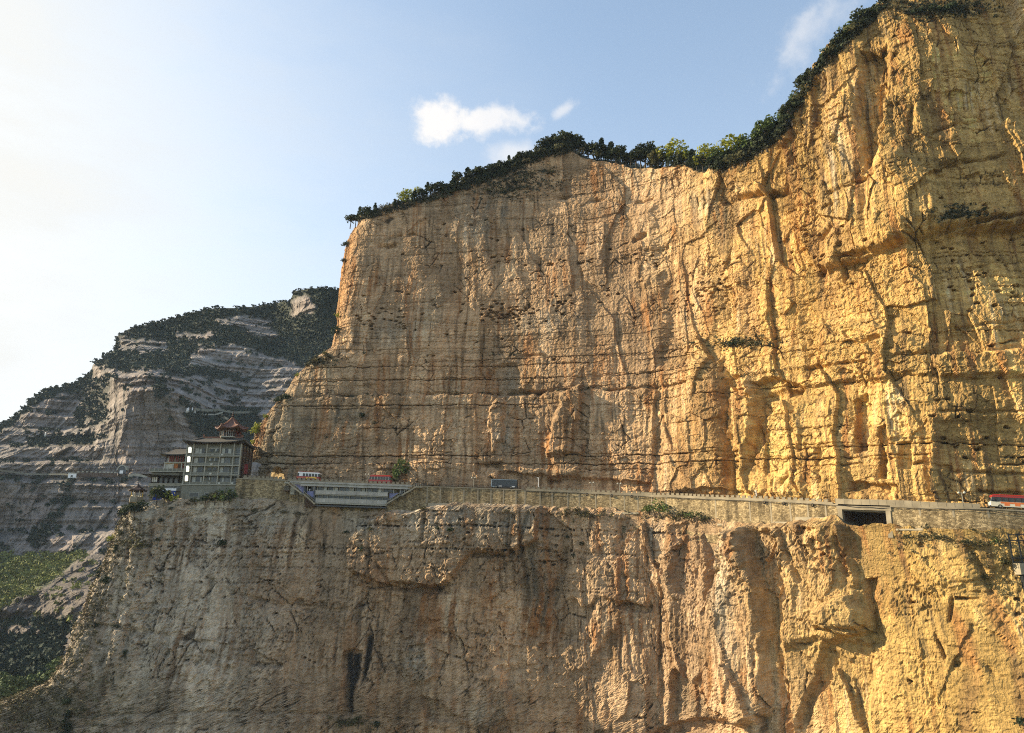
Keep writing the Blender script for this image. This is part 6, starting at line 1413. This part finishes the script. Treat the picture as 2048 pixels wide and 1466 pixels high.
# ------------------------------------------------------------------ gallery hung under the road
def build_gallery():
    Yw = 247.6; f = Face(Yw, 705, 990); X, Zf = f.x, f.z; ox, oz = X(632), Zf(1009)
    t = empty('hanging_gallery', (ox, Yw, oz), 0, 'grey two storey gallery hung on the wall below the parked red buses', 'gallery')
    x = lambda p: X(p)-ox; z = lambda p: Zf(p)-oz; tilt = lambda px: (px-700)*.062     # pixel drop along the deck
    def qbox(name, mat, pa, pb, ta, tb, ya, yb, sa=None, par=None):
        """a board between picture columns pa..pb whose top/bottom follow the fall of the road"""
        za0, zb0 = z(ta+tilt(pa)*(sa if sa is not None else .55)), z(ta+tilt(pb)*(sa if sa is not None else .55)); zc0, zd0 = z(tb+tilt(pa)*(sa if sa is not None else .55)), z(tb+tilt(pb)*(sa if sa is not None else .55))
        mb = MB(); mb.prism([(x(pa), za0), (x(pb), zb0), (x(pb), zd0), (x(pa), zc0)], ya, yb); return mb.build(name, M[mat], par or t)
    back = 5.2
    qbox('deck_edge', 'grey_panel', 578, 823, 966.2, 969.4, -.4, .3); qbox('deck_fascia', 'hotel_trim', 584, 816, 969.6, 972.2, -.1, .4)
    qbox('deck_slab', 'grey_panel', 600, 820, 972.4, 975.0, -.5, back)
    qbox('rear_wall', 'hotel_grey', 606, 812, 975, 1008, back-.3, back)
    qbox('upper_floor', 'hotel_trim', 630, 776, 990.5, 992, .1, back-.35); qbox('lower_floor', 'hotel_trim', 632, 774, 1007, 1009.2, -.15, back-.35)
    n = 7
    for k in range(n):
        a, b_ = 630.5+k*145/n, 630.5+(k+1)*145/n
        qbox('balustrade_panel', 'grey_panel', a+.15, b_-.15, 983.4, 990.0, -.12, .12)
        qbox('balustrade_panel', 'grey_panel', a*.985+10.6+.15, b_*.985+10.6-.15, 999.0, 1006.6, -.12, .12)
    qbox('handrail', 'hotel_pale', 630, 776, 982.4, 983.2, -.2, .2); qbox('handrail', 'hotel_pale', 631, 774, 998.0, 998.8, -.2, .2)
    cs = list(range(632, 776, 11))
    for i, a in enumerate(cs):
        qbox('pier', 'hotel_grey' if i % 3 else 'hotel_trim', a, a+1.8, 975.2, 982.3, .5, .9); qbox('pier', 'hotel_grey', a, a+1.8, 992.1, 997.9, .5, .9)
        if i % 5 in (1, 3):
            qbox('curtain', 'hotel_pale' if i % 2 else 'hotel_trim', a+2.2, a+8.8, 975.4, 982.3, .7, .75); 
        else:
            qbox('window', 'mid_glass' if i % 2 else 'dark_glass', a+2.0, a+10.6, 975.2, 982.3, .85, .95)
        qbox('window', 'dark_glass', a+2.0, a+10.6, 992.1, 997.9, .85, .95)
    # end bays with the stair wells
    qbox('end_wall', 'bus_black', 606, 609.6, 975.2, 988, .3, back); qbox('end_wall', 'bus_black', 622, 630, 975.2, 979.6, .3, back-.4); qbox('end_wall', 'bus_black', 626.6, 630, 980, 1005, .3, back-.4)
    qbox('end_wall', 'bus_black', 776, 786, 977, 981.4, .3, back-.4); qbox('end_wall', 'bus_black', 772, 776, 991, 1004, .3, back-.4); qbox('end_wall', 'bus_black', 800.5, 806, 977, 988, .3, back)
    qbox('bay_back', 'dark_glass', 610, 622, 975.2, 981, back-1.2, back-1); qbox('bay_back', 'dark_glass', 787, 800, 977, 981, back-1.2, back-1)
    for a in (612.6, 626, 786.4, 799.4, 808): qbox('post', 'grey_panel', a, a+1.6, 975.2, 984, .1, .4)
    # violet wall panels seen through the stair wells
    def poly(name, mat, pts, ya, yb, par=t): mb = MB(); mb.prism([(x(a), z(b_)) for a, b_ in pts], ya, yb); return mb.build(name, M[mat], par)
    poly('violet_panel', 'violet', [(584, 966.5), (605.5, 971), (605.5, 986), (602, 984)], 1.2, 1.4)
    poly('violet_panel', 'violet', [(611, 981), (629.5, 981.5), (629.5, 988), (626.5, 996), (611, 985.5)], 1.2, 1.4)
    poly('violet_panel', 'violet', [(777, 984.5), (797, 985), (778, 998.5)], 1.2, 1.4)
    poly('window_frame', 'white', [(614.6, 976.6), (617.4, 976.8), (617.4, 980.2), (614.6, 980)], 1.5, 1.6)
    # stairs: stringers, treads, handrails
    def stair(name, a, b_, yo):
        s = empty(name, (0, 0, 0)); s.parent = t
        A, B_ = Vector((x(a[0]), yo, z(a[1]))), Vector((x(b_[0]), yo, z(b_[1])))
        for y in (0, 1.5):
            mb = MB(); mb.bar(A+Vector((0, y, 0)), B_+Vector((0, y, 0)), .12, .42); mb.build('stringer', M['concrete_pale' if y == 0 else 'hotel_grey'], s)
        mb = MB(); mb.bar(A+Vector((0, 0, 1.0)), B_+Vector((0, 0, 1.0)), .09); mb.build('handrail', M['hotel_trim'], s)
        n = 12
        for k in range(n+1):
            p = A.lerp(B_, k/n); mb = MB(); mb.box(p.x-.2, p.x+.2, p.y+.07, p.y+1.43, p.z+.05, p.z+.12); mb.build('tread', M['hotel_trim'], s)
            if k % 2 == 0: mb = MB(); mb.bar(p+Vector((0, 0, .1)), p+Vector((0, 0, 1.0)), .06); mb.build('baluster', M['hotel_trim'], s)
    stair('stair', (574, 966), (603, 987), -.6); stair('stair', (607, 987.5), (631.5, 1008.5), -.6)
    stair('stair', (833, 973.5), (804, 991), -.6); stair('stair', (800, 991.5), (773, 1009), -.6)
    poly('landing', 'hotel_grey', [(599, 987), (609, 987), (609, 989.5), (599, 989.5)], -.7, 1.4); poly('landing', 'hotel_grey', [(797, 990.5), (807, 990.5), (807, 993), (797, 993)], -.7, 1.4)
    poly('landing', 'concrete_pale', [(831, 973), (844.5, 974), (844.5, 976), (831, 975)], -.7, 4.5); poly('landing', 'hotel_trim', [(568, 964), (577, 965), (577, 967.5), (568, 967)], -.7, 4.5)
    for a in (832, 836, 840, 844): poly('railing_post', 'hotel_trim', [(a, 968), (a+.7, 968), (a+.7, 973.6), (a, 973.6)], -.65, -.5)
    poly('railing', 'hotel_trim', [(832, 967.6), (844.7, 968.4), (844.7, 969), (832, 968.2)], -.65, -.5)
    # brown masonry under the stair ends and the rear brackets
    poly('bracket_wall', 'rust', [(606, 990), (612, 996), (628, 1007), (628, 1012), (606, 1012)], 3.2, 5.0); poly('bracket_wall', 'rust', [(777, 1008), (804, 993), (806, 1008), (790, 1012)], 3.2, 5.0)
    poly('drain_pipe', 'concrete_pale', [(603.8, 990), (605, 990), (604.6, 1016), (603.2, 1016)], 2.2, 2.5)
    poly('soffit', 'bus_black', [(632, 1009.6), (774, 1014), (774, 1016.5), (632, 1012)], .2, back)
    # small shuttered balcony on the wall left of the stair
    b = empty('balcony', (X(562), Yw+3.0, Zf(978)), 0, 'small shuttered balcony on the masonry left of the gallery stairs', 'balcony')
    w = X(572.5)-X(562); h = Zf(969)-Zf(978)
    mb = MB(); mb.box(0, w, 0, 2.2, 0, h); mb.build('box_wall', M['hotel_grey'], b); mb = MB(); mb.box(-.2, w+.2, -.3, 2.2, -.35, -.02); mb.build('sill', M['rust'], b)
    for k in range(5): mb = MB(); mb.box(.1+k*w/5, w/5*(k+1)-.1, -.06, -.01, .25, h-.2); mb.build('slat', M['dark_wood'], b)
    mb = MB(); mb.box(w+.15, w+1.6, .3, 2.2, -1.4, h*.8); mb.build('side_pier', M['hotel_trim'], b)
    person(Vector((X(830.5), Yw+.6, Zf(974.5))), .4, 'person in dark clothes standing at the top of the right gallery stair')
build_gallery()
# ------------------------------------------------------------------ roadside tree and bushes by the second bus
p, a = frame_at(q_at_px(801, 4.0), 5.6, .28); plant(p, 9.6, 'broad', 'tall airy green tree beside the plain red minibus', None, .8)
for px, hm, kind, lab in ((768, 4.6, 'green', 'grey green bush behind the roof of the plain red minibus'), (783, 4.9, 'olive', 'olive bush between the red minibus and the green tree'), (792, 3.0, 'dark', 'dark bush at the foot of the green tree'), (757, 3.6, 'juniper', 'thin dark sapling at the front of the plain red minibus')):
    p, a = frame_at(q_at_px(px, 1.5), 2.6 if hm > 3.5 else 6.2, .28); plant(p, hm, kind, lab, None, .8 if kind != 'juniper' else .7)
# trees round the hotel terrace
def ontop(px, py, Y): return at(px, py, Y)
for px, py, Y, hp, kind, wd, lab in ((312, 1008, 251.0, 46, 'pine', .95, 'large black-green tree between the gazebo and the blue hoarding'), (327, 1010, 251.0, 34, 'pine', 1.05, 'dark tree in front of the blue hoarding'), (340, 1004, 251.5, 24, 'springbush', 1.0, 'bright yellow-green bush in front of the blue hoarding'),
    (240, 1040, 249.5, 30, 'pine', 1.0, 'dark tree at the outer end of the clump below the gazebo'), (255, 1036, 249.5, 34, 'pine', 1.0, 'dark tree in the middle of the clump below the gazebo'), (270, 1032, 249.8, 34, 'pine', 1.0, 'dark round tree nearest the gazebo'), (284, 1020, 250, 24, 'dark', 1.2, 'dark bush just under the gazebo'),
    (392, 1004, 252.6, 13, 'olive', 1.4, 'olive bush at the left foot of the hotel'), (410, 1004, 252.4, 20, 'dark', 1.3, 'dark bush at the foot of the hotel'), (428, 1002, 252.4, 27, 'olive', 1.1, 'olive green bush before the hotel plinth'), (446, 1001, 252.4, 30, 'green', 1.0, 'tallest green bush at the right foot of the hotel'), (462, 1001, 252.6, 22, 'dark', 1.1, 'dark bush between the hotel and the stone wall'), (374, 1006, 252.8, 8, 'dry', 1.8, 'low dry bush at the corner of the hotel')):
    p = surf(px, py, 'L'); p.y -= .1; p.z -= .3
    if abs(p.y-Y) > 6: p = ontop(px, py, Y)
    plant(p, hp*Y/F*1.05, kind, lab, None, wd)

# ------------------------------------------------------------------ steel frame and ledge at the right edge
def right_frame():
    Yr = surf(2012, 1100, 'L').y - 1.2; f = Face(Yr, 2030, 1100); X, Zf = f.x, f.z; ox, oz = X(2024), Zf(1124); x = lambda p: X(p)-ox; z = lambda p: Zf(p)-oz
    t = empty('steel_frame', (ox, Yr, oz), 0, 'black steel cage frame on a concrete ledge at the right edge', 'frame')
    for px in (2022, 2040, 2062, 2085):
        for y in (0, 2.6): mb = MB(); mb.bar((x(px), y, z(1126)), (x(px), y, z(1067)), .22); mb.build('post', M['black_metal'], t)
    for py in (1068.5, 1081, 1116, 1124):
        for y in (0, 2.6): mb = MB(); mb.bar((x(2021), y, z(py)), (x(2088), y, z(py)), .2); mb.build('beam', M['black_metal'], t)
    for k in range(14): mb = MB(); mb.bar((x(2024+k*4.5), 2.6, z(1124)), (x(2024+k*4.5), 2.6, z(1081)), .07); mb.build('bar', M['black_metal'], t)
    mb = MB(); mb.bar((x(2023), 0, z(1070)), (x(2040), 2.6, z(1122)), .2); mb.build('brace', M['black_metal'], t)
    for k in range(6): mb = MB(); mb.box(x(2023)+.1, x(2085), .3+k*.4, .55+k*.4, z(1116), z(1115)); mb.build('tread', M['black_metal'], t)
    s = empty('concrete_ledge', (X(2030), Yr-.6, Zf(1149)), 0, 'pale concrete ledge under the black steel cage', 'ledge')
    mb = MB(); mb.box(0, 9, 0, 6, 0, Zf(1126.5)-Zf(1149)); mb.build('slab', M['concrete_pale'], s)
    mb = MB(); mb.box(.6, 9, .5, 6, -5, -.02); mb.build('shade_block', M['black_metal'], s)  # solid black block painting the shade of the opening below
right_frame()
# ------------------------------------------------------------------ sunlit rock seen through the tunnel, tunnel lining
def tunnel():
    c = at(555, 955, 262); xs = np.linspace(-7, 7, 30); zs = np.linspace(-6, 8, 30); Xg, Zg = np.meshgrid(xs, zs)
    Yg = 8 - .75*Xg + .9*fbm(Xg/2.2, Zg/2.5, 4) - .15*Zg
    V = np.stack([c.x+Xg, c.y+Yg, c.z+Zg], -1); cc = np.empty(V.shape); cc[:] = (.46, .35, .20); cc *= (1+.35*fbm(Xg/1.2+5, Zg/2.5, 3))[..., None]
    tag(grid_mesh('tunnel_rock', V, [M['rock']], np.clip(cc, .05, .6)), kind='structure')
tunnel()
# ------------------------------------------------------------------ things on the far mountain road
def far_things():
    def sp(px, py): return surf(px, py, 'M')
    # road ledge with a crenellated parapet
    def far_wall(label, pts, h, mat, cren, name='far_parapet', th=.8):
        t = empty(name, (0, 0, 0), 0, label, 'wall'); P = []
        for px, py in pts:
            q = sp(px, py); k = (q.y-7.0)/q.y; P.append(q*k)
        for a, b_ in zip(P[:-1], P[1:]):
            mb = MB(); mb.bar(a, b_, th, h); mb.build('wall_section', M[mat], t)
            if cren:
                n = max(1, int((b_-a).length/3.0))
                for i in range(n): c = a.lerp(b_, (i+.5)/n); mb = MB(); mb.box(-.8, .8, -.3, .3, h/2, h/2+1.1); mb.build('merlon', M['hotel_trim'], t, c)
        return P
    far_wall('grey crenellated road wall on the far cliff beside the tunnel mouth', [(152, 950), (180, 950.5), (210, 951), (232, 952)], 3.6, 'rust', True)
    far_wall('thin road ledge wall crossing the left of the far cliff', [(0, 942), (30, 944), (60, 946), (95, 946.5), (125, 948), (142, 950)], 1.3, 'hotel_grey', False)
    far_wall('road wall on the far cliff between the tunnel mouth and the annex', [(256, 950), (272, 951), (296, 952)], 2.0, 'hotel_trim', False)
    far_wall('long dark terrace wall on the wooded far slope above the hotel roof', [(392, 819), (410, 821), (434, 822.5), (436, 819), (470, 823), (508, 823)], 2.2, 'hotel_grey', False, 'terrace_wall')
    far_wall('pale path wall on the far slope below the dark terrace wall', [(398, 826), (430, 828), (444, 827)], 1.2, 'hotel_trim', False, 'terrace_wall')
    far_wall('pale stair of rock beside the pavilion finial on the far slope', [(443, 828), (449, 833), (456, 837)], 2.2, 'concrete_pale', False, 'stone_stair', 2.0)
    q = sp(244, 942); q = q*((q.y-6)/q.y)
    t = empty('tunnel_portal', q, 0, 'arched stone road tunnel mouth in the far cliff', 'tunnel')
    def arc(r0, r1, y0, y1, nm, mt):
        mb = MB(); n = 10
        for k in range(n):
            a, b_ = math.pi*k/n, math.pi*(k+1)/n; mb.prism([(r0*math.cos(a), r0*math.sin(a)), (r1*math.cos(a), r1*math.sin(a)), (r1*math.cos(b_), r1*math.sin(b_)), (r0*math.cos(b_), r0*math.sin(b_))], y0, y1)
        mb.build(nm, M[mt], t)
    arc(3.4, 4.3, -.6, 3, 'arch_ring', 'hotel_trim'); mb = MB(); mb.prism([(3.4*math.cos(math.pi*k/10), 3.4*math.sin(math.pi*k/10)) for k in range(11)]+[(-3.4, -3), (3.4, -3)], .2, .5); mb.build('mouth_shade', M['bus_black'], t)  # black sheet paints the darkness inside the arch
    mb = MB(); mb.box(-1.6, 1.2, -.3, .1, -3, -.4); mb.build('passing_car', M['white'], t)
    q = sp(148, 952); q = q*((q.y-7)/q.y); t = empty('hut', q, .2, 'small white roadside hut on the edge of the far cliff', 'hut')
    mb = MB(); mb.box(-3, 3, -2, 2, -2.6, 1.1); mb.build('wall', M['white'], t); mb = MB(); mb.box(-3.4, 3.4, -2.4, 2.4, 1.103, 1.6); mb.build('roof', M['hotel_pale'], t); mb = MB(); mb.box(-1, .6, -2.06, -2.0, -2.2, -.4); mb.build('window', M['dark_glass'], t)
    mb0 = None
    for i, (px, py, lab) in enumerate(((374.5, 818.5, 'leftmost white pillar on the wooded far slope'), (378.5, 818.5, 'second white pillar of the pair on the far slope'), (386, 819.5, 'white pillar right of the close pair on the far slope'), (389.5, 820, 'rightmost white pillar on the far slope'), (93, 869, 'tiny white pillar on the wooded ledge of the left far cliff'))):
        q = sp(px, py+2); q = q*((q.y-5)/q.y); t = empty('stone_pillar', q, 0, lab, 'pillar', 'white pillars on the far slope')
        mb = MB(); mb.box(-.75, .75, -.6, .6, -1, .6); mb.build('pedestal', M['hotel_pale'], t); mb = MB(); mb.lathe([(.55, .603), (.5, 2.6), (.3, 3.2)], 8); mb.build('shaft', M['white'], t)
far_things()
